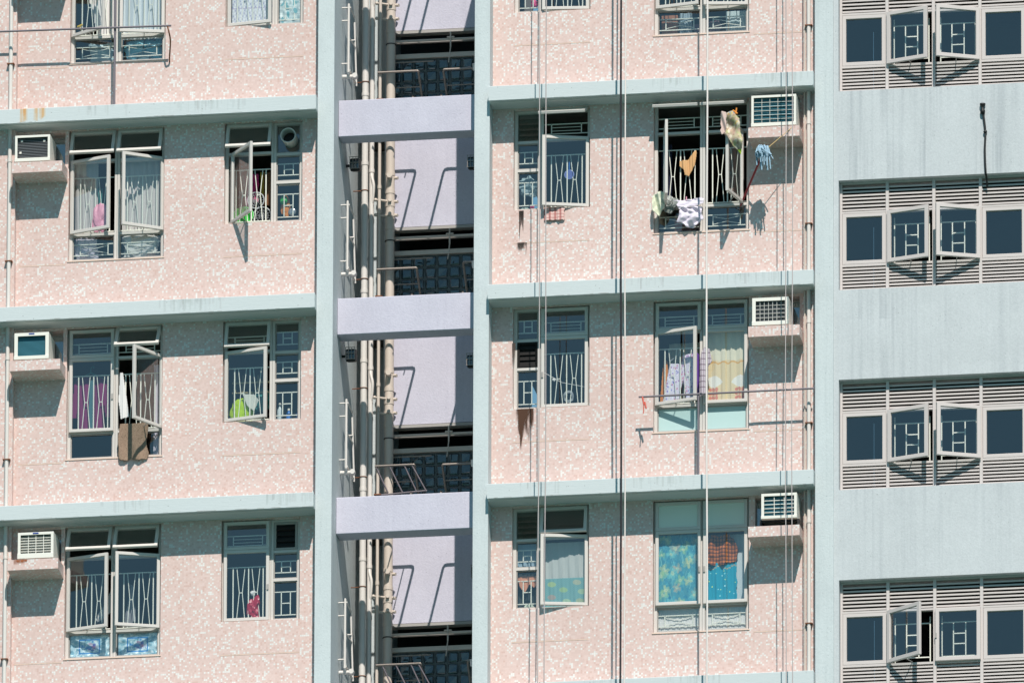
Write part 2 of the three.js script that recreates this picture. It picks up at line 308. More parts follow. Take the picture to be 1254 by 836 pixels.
// lights: [v0, v1, kind, {open, hinge, shift, grille, pane}] listed per column
function makeWindow(key, label, k, x0, x1, splits, cols, bottom) {
  const top = soffit(k) - 0.017, w = new THREE.Group(); w.name = 'window'; w.position.z = -0.035; w.userData.label = label; block.add(w);
  const yb = soffit(k) - bottom + 0.002, F = 0.042, zb = -0.115, zf = -0.045; const fr = [];
  const xs = [x0 + 0.002, ...splits, x1 - 0.002];
  fr.push(box(xs[0], xs[0] + F, yb, top, zb, zf), box(xs[xs.length - 1] - F, xs[xs.length - 1], yb, top, zb, zf));
  splits.forEach(s => fr.push(box(s - 0.034, s - 0.002, yb, top, zb, zf + 0.006), box(s + 0.002, s + 0.034, yb, top, zb, zf + 0.006)));
  cols.forEach((lights, c) => {
    const a = c ? splits[c - 1] + 0.0345 : xs[0] + F + 0.0005, b = c < splits.length ? splits[c] - 0.0345 : xs[xs.length - 1] - F - 0.0005;
    fr.push(box(a, b, top - 0.03, top, zb, zf), box(a, b, yb, yb + 0.03, zb, zf));
    lights.forEach(([v0, v1, kind, o = {}], li) => {
      const yt = li ? soffit(k) - v0 - 0.019 : top - 0.031, ybt = li < lights.length - 1 ? soffit(k) - v1 + 0.019 : yb + 0.031;
      if (li) fr.push(box(a, b, soffit(k) - v0 - 0.018, soffit(k) - v0 + 0.018, zb, zf));
      const lw = b - a, lh = yt - ybt, pm = o.pane || M.glass;
      if (o.grille) mesh('grille', grilleGeo(o.grille, a, b, ybt, yt, o.gz ?? -0.112), M.grille, w);
      if (kind === 'fixed') { mesh('pane', sheet(a + 0.001, b - 0.001, ybt + 0.001, yt - 0.001, -0.08), pm, w); mesh('glazing_bead', ring(lw - 0.002, lh - 0.002, 0.012, 0.02, 0.002).translate(a + 0.001, ybt + 0.001, -0.077), M.aluDull, w); }
      else if (kind === 'casement' || kind === 'transom') {
        const ov = 0.018, sw = lw + 2 * ov, sh = lh + 2 * ov, T = 0.043; const sash = ring(sw, sh, T, 0.038), pane = sheet(T - 0.003, sw - T + 0.003, T - 0.003, sh - T + 0.003, 0.018);
        const ps = [mesh(kind === 'casement' ? 'casement_sash' : 'transom_sash', sash, M.alu, w), mesh('pane', pane, pm, w)];
        const zo = zf + 0.008 + 0.003;
        if (kind === 'casement') {
          const ang = (o.open || 0) * Math.PI / 180, L = o.hinge !== 'R', sft = o.shift || 0;
          for (const m of ps) { if (!L) m.geometry.translate(-sw, 0, 0); m.position.set(L ? a - ov + sft : b + ov - sft, ybt - ov, zo); m.rotation.y = L ? -ang : ang; }
          if (ang > 0.05) { // stay arm at the foot of the sash
            const hx = L ? a : b, d = L ? 1 : -1; mesh('stay_arm', rod(V(hx + d * lw * 0.45, ybt + 0.004, zf), V((L ? a - ov + sft : b + ov - sft) + d * Math.cos(ang) * sw * 0.45, ybt - 0.002, zo + Math.sin(ang) * sw * 0.45), 0.006), M.aluDull, w);
          } else mesh('latch', box((L ? b : a) - 0.012, (L ? b : a) + 0.012, ybt + lh * 0.42, ybt + lh * 0.5, zo + 0.0385, zo + 0.052), M.aluDull, w);
        } else { const ang = (o.open || 0) * Math.PI / 180; for (const m of ps) { m.geometry.translate(0, -sh, 0); m.position.set(a - ov, yt + ov, zo); m.rotation.x = -ang; } }
      } else if (kind === 'jalousie') { for (let i = 0; i < 5; i++) { const g = box(-lw / 2 + 0.004, lw / 2 - 0.004, -lh / 10 - 0.008, lh / 10 + 0.008, -0.003, 0.003); g.rotateX(-0.5); g.translate((a + b) / 2, ybt + lh * (i + 0.5) / 5, -0.08); mesh('glass_louvre', g, o.pane || M.blockGlass, w); } }
      else if (kind === 'fan') { mesh('fan_frame', ring(lw - 0.004, lh - 0.004, 0.03, 0.05).translate(a + 0.002, ybt + 0.002, -0.09), o.mat || M.aluDull, w); for (let i = 0; i < 4; i++) { const g = box(-lw / 2 + 0.035, lw / 2 - 0.035, -lh * 0.105, lh * 0.105, -0.004, 0.004); g.rotateX(-0.35); g.translate((a + b) / 2, ybt + 0.03 + (lh - 0.06) * (i + 0.5) / 4, -0.065); mesh('fan_flap', g, o.flap || M.black, w); } }
    });
  });
  mesh('frame', fr, M.alu, w);
  windows[key] = { x0, x1, k, top: soffit(k), w };
  return w;
}
const big = (lt, lc, rt, rc, low) => [
  [[0, 0.42, 'transom', lt], [0.42, 1.44, 'casement', { grille: 'hour', ...lc }], [1.44, 1.82, 'fixed', { grille: 'low', ...(low && low[0]) }]],
  [[0, 0.42, 'transom', rt], [0.42, 1.44, 'casement', { grille: 'hour', hinge: 'R', ...rc }], [1.44, 1.82, 'fixed', { grille: 'low', ...(low && low[1]) }]]];
const smallR = (t, c, n) => [[[0, 0.42, 'transom', t], [0.42, 1.41, 'casement', { grille: 'hour', ...c }]], n];
const smallL = (n, t, c) => [n, [[0, 0.42, 'transom', t], [0.42, 1.41, 'casement', { grille: 'hour', hinge: 'R', ...c }]]];
const nar = (o = {}) => [[0, 0.45, 'fixed', { grille: 'small' }], [0.45, 0.84, 'fixed', { grille: 'small' }], [0.84, 1.41, 'fixed', { grille: 'ladder' }]].map((l, i) => o[i] || l);
const fanN = [0, 0.45, 'fan', {}];
const G = { grille: 'top' };
const aquaBoard = std([176, 202, 200], 0.4), paleBoard = std([214, 222, 212], 0.4);
const wA = (k, key, label, ...a) => makeWindow(key, label, k, ...WA, [(WA[0] + WA[1]) / 2], big(...a), 1.82);
const wB = (k, key, label, ...a) => makeWindow(key, label, k, ...WB, [-3.205], smallR(...a), 1.41);
const wC = (k, key, label, ...a) => makeWindow(key, label, k, ...WC, [0.366], smallL(...a), 1.41);
const wD = (k, key, label, ...a) => makeWindow(key, label, k, ...WD, [2.52], big(...a), 1.82);
wA(2, 'A2', 'window with bunched white curtains behind a drying pole', { open: 20 }, { open: 34 }, { open: 15 }, { open: 14 });
wA(1, 'A1', 'window with grey curtains, both casements ajar and a pink bag', { open: 26 }, { open: 20 }, { open: 26 }, { open: 33 });
wA(0, 'A0', 'window with a purple shirt behind its closed casement', { open: 0, ...G }, { open: 0 }, { open: 36, ...G }, { open: 60 }, [{ grille: null }, { grille: null }]);
wA(-1, 'A3', 'window with blue printed plastic in its lower panes', { open: 27 }, { open: 16 }, { open: 27 }, { open: 20 }, [{ grille: null }, { grille: null }]);
wB(2, 'B2', 'window with lace curtain and casement ajar', {}, { open: 9 }, nar());
wB(1, 'B1', 'window with round exhaust duct and casement swung wide', { open: 24 }, { open: 55, shift: 0.08 }, nar([[0, 0.45, 'fixed', {}]]));
wB(0, 'B0', 'window with a lime green bag behind a casement ajar', { open: 18, ...G }, { open: 15 }, nar());
wB(-1, 'B3', 'closed window with a crimson bag tied to the grille', { open: 0, ...G }, { open: 0 }, nar([fanN]));
wC(2, 'C2', 'window with a bright pink bundle behind its grille', nar(), {}, { open: 6 });
wC(1, 'C1', 'window with a checked cloth hanging below its casement', nar([[0, 0.45, 'jalousie', { pane: M.glass }]]), { open: 66, ...G }, { open: 15 });
wC(0, 'C0', 'closed window with a sooty exhaust fan', nar({ 1: [0.45, 0.84, 'fan', { mat: M.soot, flap: M.soot }] }), { open: 0, ...G }, { open: 0 });
wC(-1, 'C3', 'window with teal fruit-print cloth and casement ajar', nar([[0, 0.45, 'jalousie', { pane: M.glass }]]), { open: 14 }, { open: 12, grille: null });
wD(2, 'D2', 'window with a brown box and draped cloth in its lower panes', {}, { open: 12 }, {}, { open: 8 });
wD(1, 'D1', 'window with both casements swung fully out and laundry', { open: 68, ...G }, { open: 79, shift: 0.13 }, { open: 68, ...G }, { open: 78, shift: 0.09 }, [{}, {}]);
wD(0, 'D0', 'window with cream curtain and pajamas hung at the casement', G, { open: 17 }, G, { open: 0, grille: null }, [{ pane: aquaBoard, grille: null }, { pane: aquaBoard, grille: null }]);
wD(-1, 'D3', 'closed window with turquoise floral curtain and brown plaid blanket', { pane: paleBoard }, { grille: null }, { pane: paleBoard }, { grille: null }, [{ gz: -0.092 }, { gz: -0.092 }]);
// windows of the storey below the picture
wA(-2, 'A4', 'window of the lowest storey', {}, { open: 12 }, {}, { open: 9 });
wB(-2, 'B4', 'window of the lowest storey', {}, { open: 7 }, nar());
wC(-2, 'C4', 'window of the lowest storey', nar(), {}, { open: 6 });
wD(-2, 'D4', 'window of the lowest storey', {}, { open: 6 }, {}, { open: 8 });

// ------------------------------------------------------------------ the plastered wing
const WX = [4.385, 5.002, 5.619, 6.236, 6.853, 7.470, 8.087];
{
  const holes = [1, 0, -1, -2].map(k => [WX[0] - 0.012, WX[6] + 0.012, 0.418 + H * k, 0.418 + H * k + 1.512]);
  mesh('plaster_wall', wallWithHoles(4.30, 8.3, YB, YT, -0.1, 0.24, holes), M.greenWing, wing);
  mesh('corner_strip', metric(new RoundedBoxGeometry(0.248, YT - YB, 0.7, 2, 0.012).translate(4.184, (YT + YB) / 2, -0.08)), M.green, wing);
  mesh('inner_wall', [box(4.0595, 4.15, YB, YT, -4.5, -0.44), box(4.151, 8.3, YB, YT, -4.6, -4.51), box(8.3, 8.4, YB, YT, -4.6, 0.2)], M.room, wing);
  for (const k of [2, 1, 0, -1, -2, -3]) mesh('floor_slab', box(4.151, 8.29, 0.1 + H * k, 0.25 + H * k, -4.5, -0.101), M.room, wing);
}
function slat(w) { const s = new THREE.Shape([[0.022, -0.007], [0.033, -0.012], [0.036, -0.010], [0.036, 0.011], [0.032, 0.014], [0.018, 0.016], [0.016, 0.010], [0.028, 0.007]].map(p => new THREE.Vector2(...p))); const g = new THREE.ExtrudeGeometry(s, { depth: w, bevelEnabled: false }); g.rotateY(-Math.PI / 2); g.translate(w, 0, 0); return g; }
const slatShared = slat(0.575);
function wingBand(k, label, opens) {
  const w = new THREE.Group(); w.name = 'window_band'; w.userData.label = label; wing.add(w);
  const y0 = 0.42 + H * k, y1 = y0 + 1.508, z0 = 0.06, z1 = 0.125, fr = [];
  fr.push(box(WX[0] - 0.01, WX[0] + 0.02, y0, y1, z0, z1), box(WX[6] - 0.02, WX[6] + 0.01, y0, y1, z0, z1));
  for (let i = 1; i < 6; i++) fr.push(box(WX[i] - 0.02, WX[i] + 0.02, y0, y1, z0, z1 + 0.008));
  for (let i = 0; i < 6; i++) {
    const a = WX[i] + 0.0205, b = WX[i + 1] - 0.0205;
    fr.push(box(a, b, y0, y0 + 0.022, z0, z1), box(a, b, y1 - 0.022, y1, z0, z1), box(a, b, y0 + 0.352, y0 + 0.382, z0, z1), box(a, b, y0 + 1.085, y0 + 1.112, z0, z1));
    for (let j = 0; j < 7; j++) { const m = mesh('louvre_slat', slatShared, M.wingFrame, w); m.position.set(a + 0.0005, y0 + 0.04 + j * 0.0465, 0.078); }
    for (let j = 0; j < 7; j++) { const m = mesh('louvre_slat', slatShared, M.wingFrame, w); m.position.set(a + 0.0005, y0 + 1.135 + j * 0.05, 0.078); }
    const pb = y0 + 0.384, pt = y0 + 1.083, op = opens[i];
    if (op === undefined) { mesh('pane_frame', ring(b - a - 0.002, pt - pb, 0.05, 0.05).translate(a + 0.001, pb, 0.075), M.wingFrame, w); mesh('pane', sheet(a + 0.045, b - 0.045, pb + 0.045, pt - 0.045, 0.094), M.glass, w); }
    else {
      const L = op >= 0, sw = b - a + 0.02, sh = pt - pb + 0.02, T = 0.052; const ang = Math.abs(op) * Math.PI / 180;
      const ps = [mesh('casement_sash', ring(sw, sh, T, 0.04), M.wingFrame, w), mesh('pane', sheet(T - 0.004, sw - T + 0.004, T - 0.004, sh - T + 0.004, 0.018), M.glass, w)];
      for (const m of ps) { if (!L) m.geometry.translate(-sw, 0, 0); m.position.set(L ? a - 0.01 : b + 0.01, pb - 0.01, 0.1275 + 0.008); m.rotation.y = L ? -ang : ang; }
      const g = [], bb = (p, q, r, s) => g.push(bar(a + p * (b - a), pb + q * (pt - pb), a + r * (b - a), pb + s * (pt - pb), 0.0, 0.014));
      bb(0.1, 0.0, 0.1, 0.93); bb(0.9, 0.0, 0.9, 0.93); bb(0.1, 0.80, 0.9, 0.80); bb(0.1, 0.14, 0.9, 0.14); bb(0.36, 0.14, 0.36, 0.80); bb(0.64, 0.14, 0.64, 0.80); bb(0.36, 0.58, 0.64, 0.58); bb(0.36, 0.38, 0.64, 0.38);
      mesh('grille', g, M.grille, w);
      if (ang > 0.05) { const d = L ? 1 : -1, hx = L ? a : b; mesh('stay_arm', rod(V(hx + d * sw * 0.5, pb + 0.006, z1), V(hx + d * Math.cos(ang) * sw * 0.5, pb - 0.002, 0.14 + Math.sin(ang) * sw * 0.5), 0.006), M.aluDull, w); }
      else mesh('latch', box((L ? b : a) - 0.01, (L ? b : a) + 0.012, pb + 0.3, pb + 0.37, 0.176, 0.188), M.aluDull, w);
    }
  }
  mesh('frame', fr, M.wingFrame, w);
}
wingBand(1, 'louvred window band with two casements ajar, above the black vent pipe', { 1: 19, 2: -24 });
wingBand(0, 'louvred window band with two casements ajar, under the black vent pipe', { 1: 17, 2: -22 });
wingBand(-1, 'louvred window band with two casements ajar', { 1: 19, 2: -23 });
wingBand(-2, 'louvred window band with one casement open and its neighbour shut', { 1: 36, 2: -0.1 });
// ------------------------------------------------------------------ stains that lie on the wall
function stain(x0, x1, y0, y1, z, seed, color, label, dense = 1) {
  const t = dataTex(128, 256, (i, j) => {
    const u = i / 127, v = 1 - j / 255, e = Math.min(1, Math.min(u, 1 - u) * 7);
    const wig = u + 0.05 * (vnoise(v * 6, 3.3, seed + 5) - 0.5), run = vnoise(wig * 10, v * 0.9, seed), len = 0.25 + 0.75 * Math.pow(vnoise(wig * 7 + 3, 0.5, seed + 1), 1.5);
    const top = Math.max(0, 1 - v / (0.3 + 0.45 * vnoise(wig * 5, 7, seed + 2))), grain = 0.55 + 0.9 * vnoise(i / 3, j / 3, seed + 3) * (0.6 + 0.6 * hash2(i >> 2, j >> 2, seed));
    let a = e * grain * dense * (0.85 * top + Math.max(0, run * 1.7 - 0.35) * Math.max(0, Math.min(1, (len - v) * 4 + 0.6)));
    const q = Math.max(0, Math.min(255, a * 255)); return [q, q, q];
  }, false);
  t.wrapS = t.wrapT = THREE.ClampToEdgeWrapping;
  const g = new THREE.PlaneGeometry(x1 - x0, y1 - y0); g.translate((x0 + x1) / 2, (y0 + y1) / 2, z);
  const m = mesh('soot_stain', g, std(color, 0.9, { alphaMap: t, transparent: true }), block); m.userData.label = label;
}
stain(0.05, 0.30, soffit(0) - 1.98, soffit(0) - 1.412, 0.006, 301, [74, 46, 30], 'brown and black soot runs', 1.25);
stain(0.085, 0.155, soffit(1) - 1.82, soffit(1) - 1.42, 0.006, 302, [40, 30, 26], 'thin black drip mark', 1.6);
stain(0.06, 0.20, soffit(1) - 2.06, soffit(1) - 1.86, 0.004, 307, [58, 48, 42], 'thin black drip mark', 0.75);
stain(-6.56, -6.36, soffit(-1) - 0.66, soffit(-1) - 0.56, 0.4125, 308, [150, 84, 46], 'rust mark on the shelf edge', 0.8);
stain(0.0, 0.05, soffit(0) - 1.0, soffit(0) - 0.5, 0.0035, 304, [70, 56, 50], 'soot beside the fan', 1.0);

// ------------------------------------------------------------------ air conditioners on their shelves
function airConditioner(label, x0, wd, ht, y0, o = {}) {
  const zf = o.z ?? 0.37, t = thing('air_conditioner', label, 'air conditioner', 'window air conditioners on mosaic shelves', [x0, y0, 0]);
  let b = 0.012;
  if (o.stand) { b = 0.1; mesh('stand', [box(-0.03, 0.0, 0.0, 0.1, 0.08, zf - 0.03), box(wd, wd + 0.03, 0.0, 0.1, 0.08, zf - 0.03), box(0, wd, 0.0, 0.025, 0.09, zf - 0.05), box(0.0005, wd - 0.0005, 0.07, 0.094, 0.09, 0.12), box(0.0005, wd - 0.0005, 0.07, 0.094, zf - 0.06, zf - 0.04)], M.black, t); }
  else for (const x of [0.03, wd - 0.08]) mesh('foot', box(x, x + 0.05, 0, b - 0.001, 0.12, zf - 0.06), M.black, t);
  mesh('casing', [box(0, 0.012, b, b + ht, -0.08, zf), box(wd - 0.012, wd, b, b + ht, -0.08, zf), box(0.0125, wd - 0.0125, b + ht - 0.012, b + ht, -0.08, zf), box(0.0125, wd - 0.0125, b, b + 0.012, -0.08, zf)], o.casing || M.acWhite, t);
  const lip = o.lip ?? 0.03, dr = o.drip ?? 0.035;
  mesh('front_frame', [box(0, lip, b + dr, b + ht, zf + 0.0005, zf + 0.014), box(wd - lip, wd, b + dr, b + ht, zf + 0.0005, zf + 0.014), box(lip, wd - lip, b + ht - lip, b + ht, zf + 0.0005, zf + 0.014), new RoundedBoxGeometry(wd + 0.008, dr, 0.03, 1, 0.005).translate(wd / 2, b + dr / 2 - 0.003, zf + 0.0155)], o.casing || M.acWhite, t);
  mesh('coil', box(0.014, wd - 0.014, b + 0.014, b + ht - 0.014, zf - 0.07, zf - 0.055), o.coil || M.coil, t);
  const fins = [], n = o.fins ?? 14; for (let i = 0; i < n; i++) { const y = b + dr + (ht - dr - lip) * (i + 0.5) / n; fins.push(box(lip * 0.8, wd - lip * 0.8, y - 0.0035, y + 0.0035, zf - 0.05, zf - 0.03)); }
  mesh('fin_pack', fins, o.fin || M.acGrey, t);
  const gd = []; const [gx, gy] = o.guard || [0, 0], gt = o.gt ?? 0.005;
  for (let i = 1; i <= gx; i++) { const x = lip + (wd - 2 * lip) * i / (gx + 1); gd.push(box(x - gt, x + gt, b + dr, b + ht - lip, zf - 0.012, zf - 0.003)); }
  for (let i = 1; i <= gy; i++) { const y = b + dr + (ht - dr - lip) * i / (gy + 1); gd.push(box(lip, wd - lip, y - gt, y + gt, zf - 0.024, zf - 0.0125)); }
  if (gd.length) mesh('guard', gd, o.guardMat || M.acWhite, t);
  for (const [u, v] of o.marks || []) mesh('label_sticker', box(u * wd - 0.014, u * wd + 0.014, b + v * ht - 0.014, b + v * ht + 0.014, zf - 0.027, zf - 0.022), M.acWhite, t);
  if (o.badge) mesh('badge', box(wd * 0.42, wd * 0.58, b + ht - 0.024, b + ht - 0.008, zf + 0.0145, zf + 0.019), std([40, 60, 140], 0.4), t);
  return t;
}
const shelfTop = k => soffit(k) - 0.552;
airConditioner('wide air conditioner with wire guard over a blue-grey coil, beside the mop', 3.237, 0.592, 0.43, shelfTop(1), { lip: 0.03, drip: 0.05, guard: [4, 5], gt: 0.002, fins: 15, fin: M.coilBlue, coil: M.coilTeal });
airConditioner('white air conditioner with grey grid grille, on shelf by the cream curtained window', 3.249, 0.48, 0.38, shelfTop(0), { lip: 0.045, drip: 0.055, guard: [6, 4], gt: 0.0035, fins: 20, coil: M.coil, fin: M.finGrey, guardMat: M.acGrey });
airConditioner('small air conditioner raised on a black stand beside the plaid blanket window', 3.37, 0.468, 0.345, shelfTop(-1), { stand: true, lip: 0.035, drip: 0.04, guard: [2, 4], gt: 0.004, fins: 16, coil: M.coil, fin: M.coilBlue });
airConditioner('air conditioner with dark bare coil and pale stickers beside the grey curtains', -6.594, 0.468, 0.365, shelfTop(1), { lip: 0.03, drip: 0.05, fins: 13, coil: M.coil, fin: M.finGrey, marks: [[0.18, 0.82], [0.82, 0.8], [0.14, 0.38]] });
airConditioner('air conditioner with teal coil beside the purple shirt window', -6.575, 0.46, 0.37, shelfTop(0), { lip: 0.045, drip: 0.05, fins: 18, coil: M.coilTeal, fin: M.coilBlue, badge: true });
airConditioner('white air conditioner with grey grid grille, on rust-marked shelf by the blue plastic window', -6.50, 0.475, 0.36, shelfTop(-1), { lip: 0.035, drip: 0.07, guard: [3, 6], gt: 0.004, fins: 22, coil: M.coil, fin: M.acGrey, guardMat: M.acWhite, badge: true });
// upper storey units, above the picture, whose shelves throw the shade at its top edge
airConditioner('air conditioner on the uppermost left shelf', -6.58, 0.47, 0.37, shelfTop(2), { guard: [3, 5] });
airConditioner('air conditioner on the uppermost right shelf', 3.3, 0.48, 0.37, shelfTop(2), { guard: [3, 5] });

// ------------------------------------------------------------------ downpipes, ropes, poles
function downpipe(x, z, r, mat, label, collars, name = 'downpipe') {
  const t = thing(name, label, 'pipe', undefined, [x, YB, z]);
  const g = new THREE.CylinderGeometry(r, r, YT - YB, 14, 1).translate(0, (YT - YB) / 2, 0); mesh('pipe', g, mat, t);
  for (const k of KS) for (const c of collars) { const y = ledgeTop(k) - c - YB; mesh('collar', new THREE.CylinderGeometry(r + 0.006, r + 0.006, 0.05, 14).translate(0, y, 0), mat, t); }
  return t;
}
for (const [x, l] of [[-6.71, 'white downpipe on the mosaic wall left of the air conditioners'], [3.962, 'white downpipe on the mosaic wall between the air conditioners and the wing']]) {
  const t = downpipe(x, 0.132, 0.026, M.pipeWhite, l, [0.62]);
  for (const k of KS) { const y = ledgeTop(k) - 2.02 - YB; mesh('bracket', box(-0.048, 0.048, y - 0.006, y + 0.006, -0.036, 0.034), M.rust, t); }
}
{ const t = thing('conduit', 'thin grey conduit fixed beside the downpipe near the wing', 'pipe', undefined, [3.905, YB, 0.112]); mesh('pipe', new THREE.CylinderGeometry(0.011, 0.011, YT - YB, 8).translate(0, (YT - YB) / 2, 0), M.pipeCream, t); }
function rope(x, r, mat, label, group, sway = 0) {
  const pts = []; for (let i = 0; i <= 10; i++) pts.push(V(x + sway * (1 - i / 10) + 0.006 * Math.sin(i * 1.9 + x * 7), YB - 6 + (YT - YB + 10) * i / 10, 0.8 + 0.01 * Math.sin(i * 2.3 + x)));
  tag(mesh('rope', tube(pts, r, 80, 6), mat), label, 'rope', group);
}
rope(0.488, 0.007, M.ropeGrey, 'thin grey rope down the mullion of the exhaust fan windows', 'thin ropes by the exhaust fan windows');
rope(0.574, 0.007, M.ropeGrey, 'thin grey rope crossing the casements of the exhaust fan windows', 'thin ropes by the exhaust fan windows');
rope(1.560, 0.0135, M.ropeBlack, 'black rope hanging before the blank wall between two window columns', undefined, 0.03);
rope(1.628, 0.0095, M.ropeWhite, 'white rope hanging right beside the black rope');
rope(2.712, 0.0125, M.ropeWhite, 'thick white rope hanging in front of the laundry window');
rope(3.756, 0.0065, M.ropeGrey, 'thin grey rope before the air conditioners, on the side of the white rope', 'thin ropes by the air conditioners');
rope(3.840, 0.0065, M.ropeGrey, 'thin grey rope before the air conditioners, on the side of the downpipe', 'thin ropes by the air conditioners');
{ // drying pole before the pajama window
  const t = thing('drying_pole', 'grey metal drying pole on a post in front of the pajama window', 'pole', 'drying poles on posts', [2.52, ledgeTop(-1) + 0.01, 0.27]);
  mesh('post', rod(V(0, 0, 0), V(0.0, 1.125, 0), 0.014, 10), M.poleGrey, t);
  mesh('rail', rod(V(-0.79, 1.132, 0.012), V(1.535, 1.14, 0.012), 0.0135, 10), M.poleGrey, t);
  mesh('clip', [rod(V(-0.74, 1.13, 0.02), V(-0.72, 1.02, 0.02), 0.012), rod(V(-0.72, 1.02, 0.02), V(-0.73, 0.9, 0.015), 0.007), rod(V(-0.71, 1.06, 0.02), V(-0.69, 0.97, 0.02), 0.012)], std([206, 92, 76], 0.6), t);
  const u = thing('drying_pole', 'grey metal drying pole on a post in front of the bunched white curtains', 'pole', 'drying poles on posts', [-5.29, ledgeTop(1) + 0.01, 0.27]);
  mesh('post', rod(V(0, 0, 0), V(0, 2.5, 0), 0.015, 10), M.poleGrey, u);
  mesh('rail', rod(V(-2.4, 1.13, 0.03), V(0.76, 1.085, 0.03), 0.0135, 10), M.poleGrey, u);
  mesh('hook', tube([V(0.71, 1.075, 0.03), V(0.73, 1.0, 0.03), V(0.735, 0.9, -0.06), V(0.70, 0.72, -0.2), V(0.69, 0.68, -0.262)], 0.011, 16), M.rust, u);
}
{ // vent pipe on the wing
  const t = thing('vent_pipe', 'thin black vent pipe rising from the window band on the green wing', 'pipe', undefined, [6.30, 1.80, 0.262]);
  mesh('pipe', tube([V(0.03, -0.02, -0.1), V(0.028, 0.08, -0.06), V(0.024, 0.16, 0.0), V(0.015, 0.45, 0.004), V(0.022, 0.70, 0.0), V(-0.008, 0.98, 0.002)], 0.014, 40, 8), M.black, t);
  mesh('cap', new THREE.LatheGeometry([[0.0, -0.05], [0.03, -0.05], [0.034, -0.01], [0.02, 0.02], [0.02, 0.05], [0.038, 0.07], [0.038, 0.09], [0, 0.09]].map(p => new THREE.Vector2(...p)), 12).translate(-0.012, 1.0, 0.004), M.black, t);
  mesh('joint', new THREE.SphereGeometry(0.026, 10, 8).translate(0.021, 0.70, 0.001), M.black, t);
}

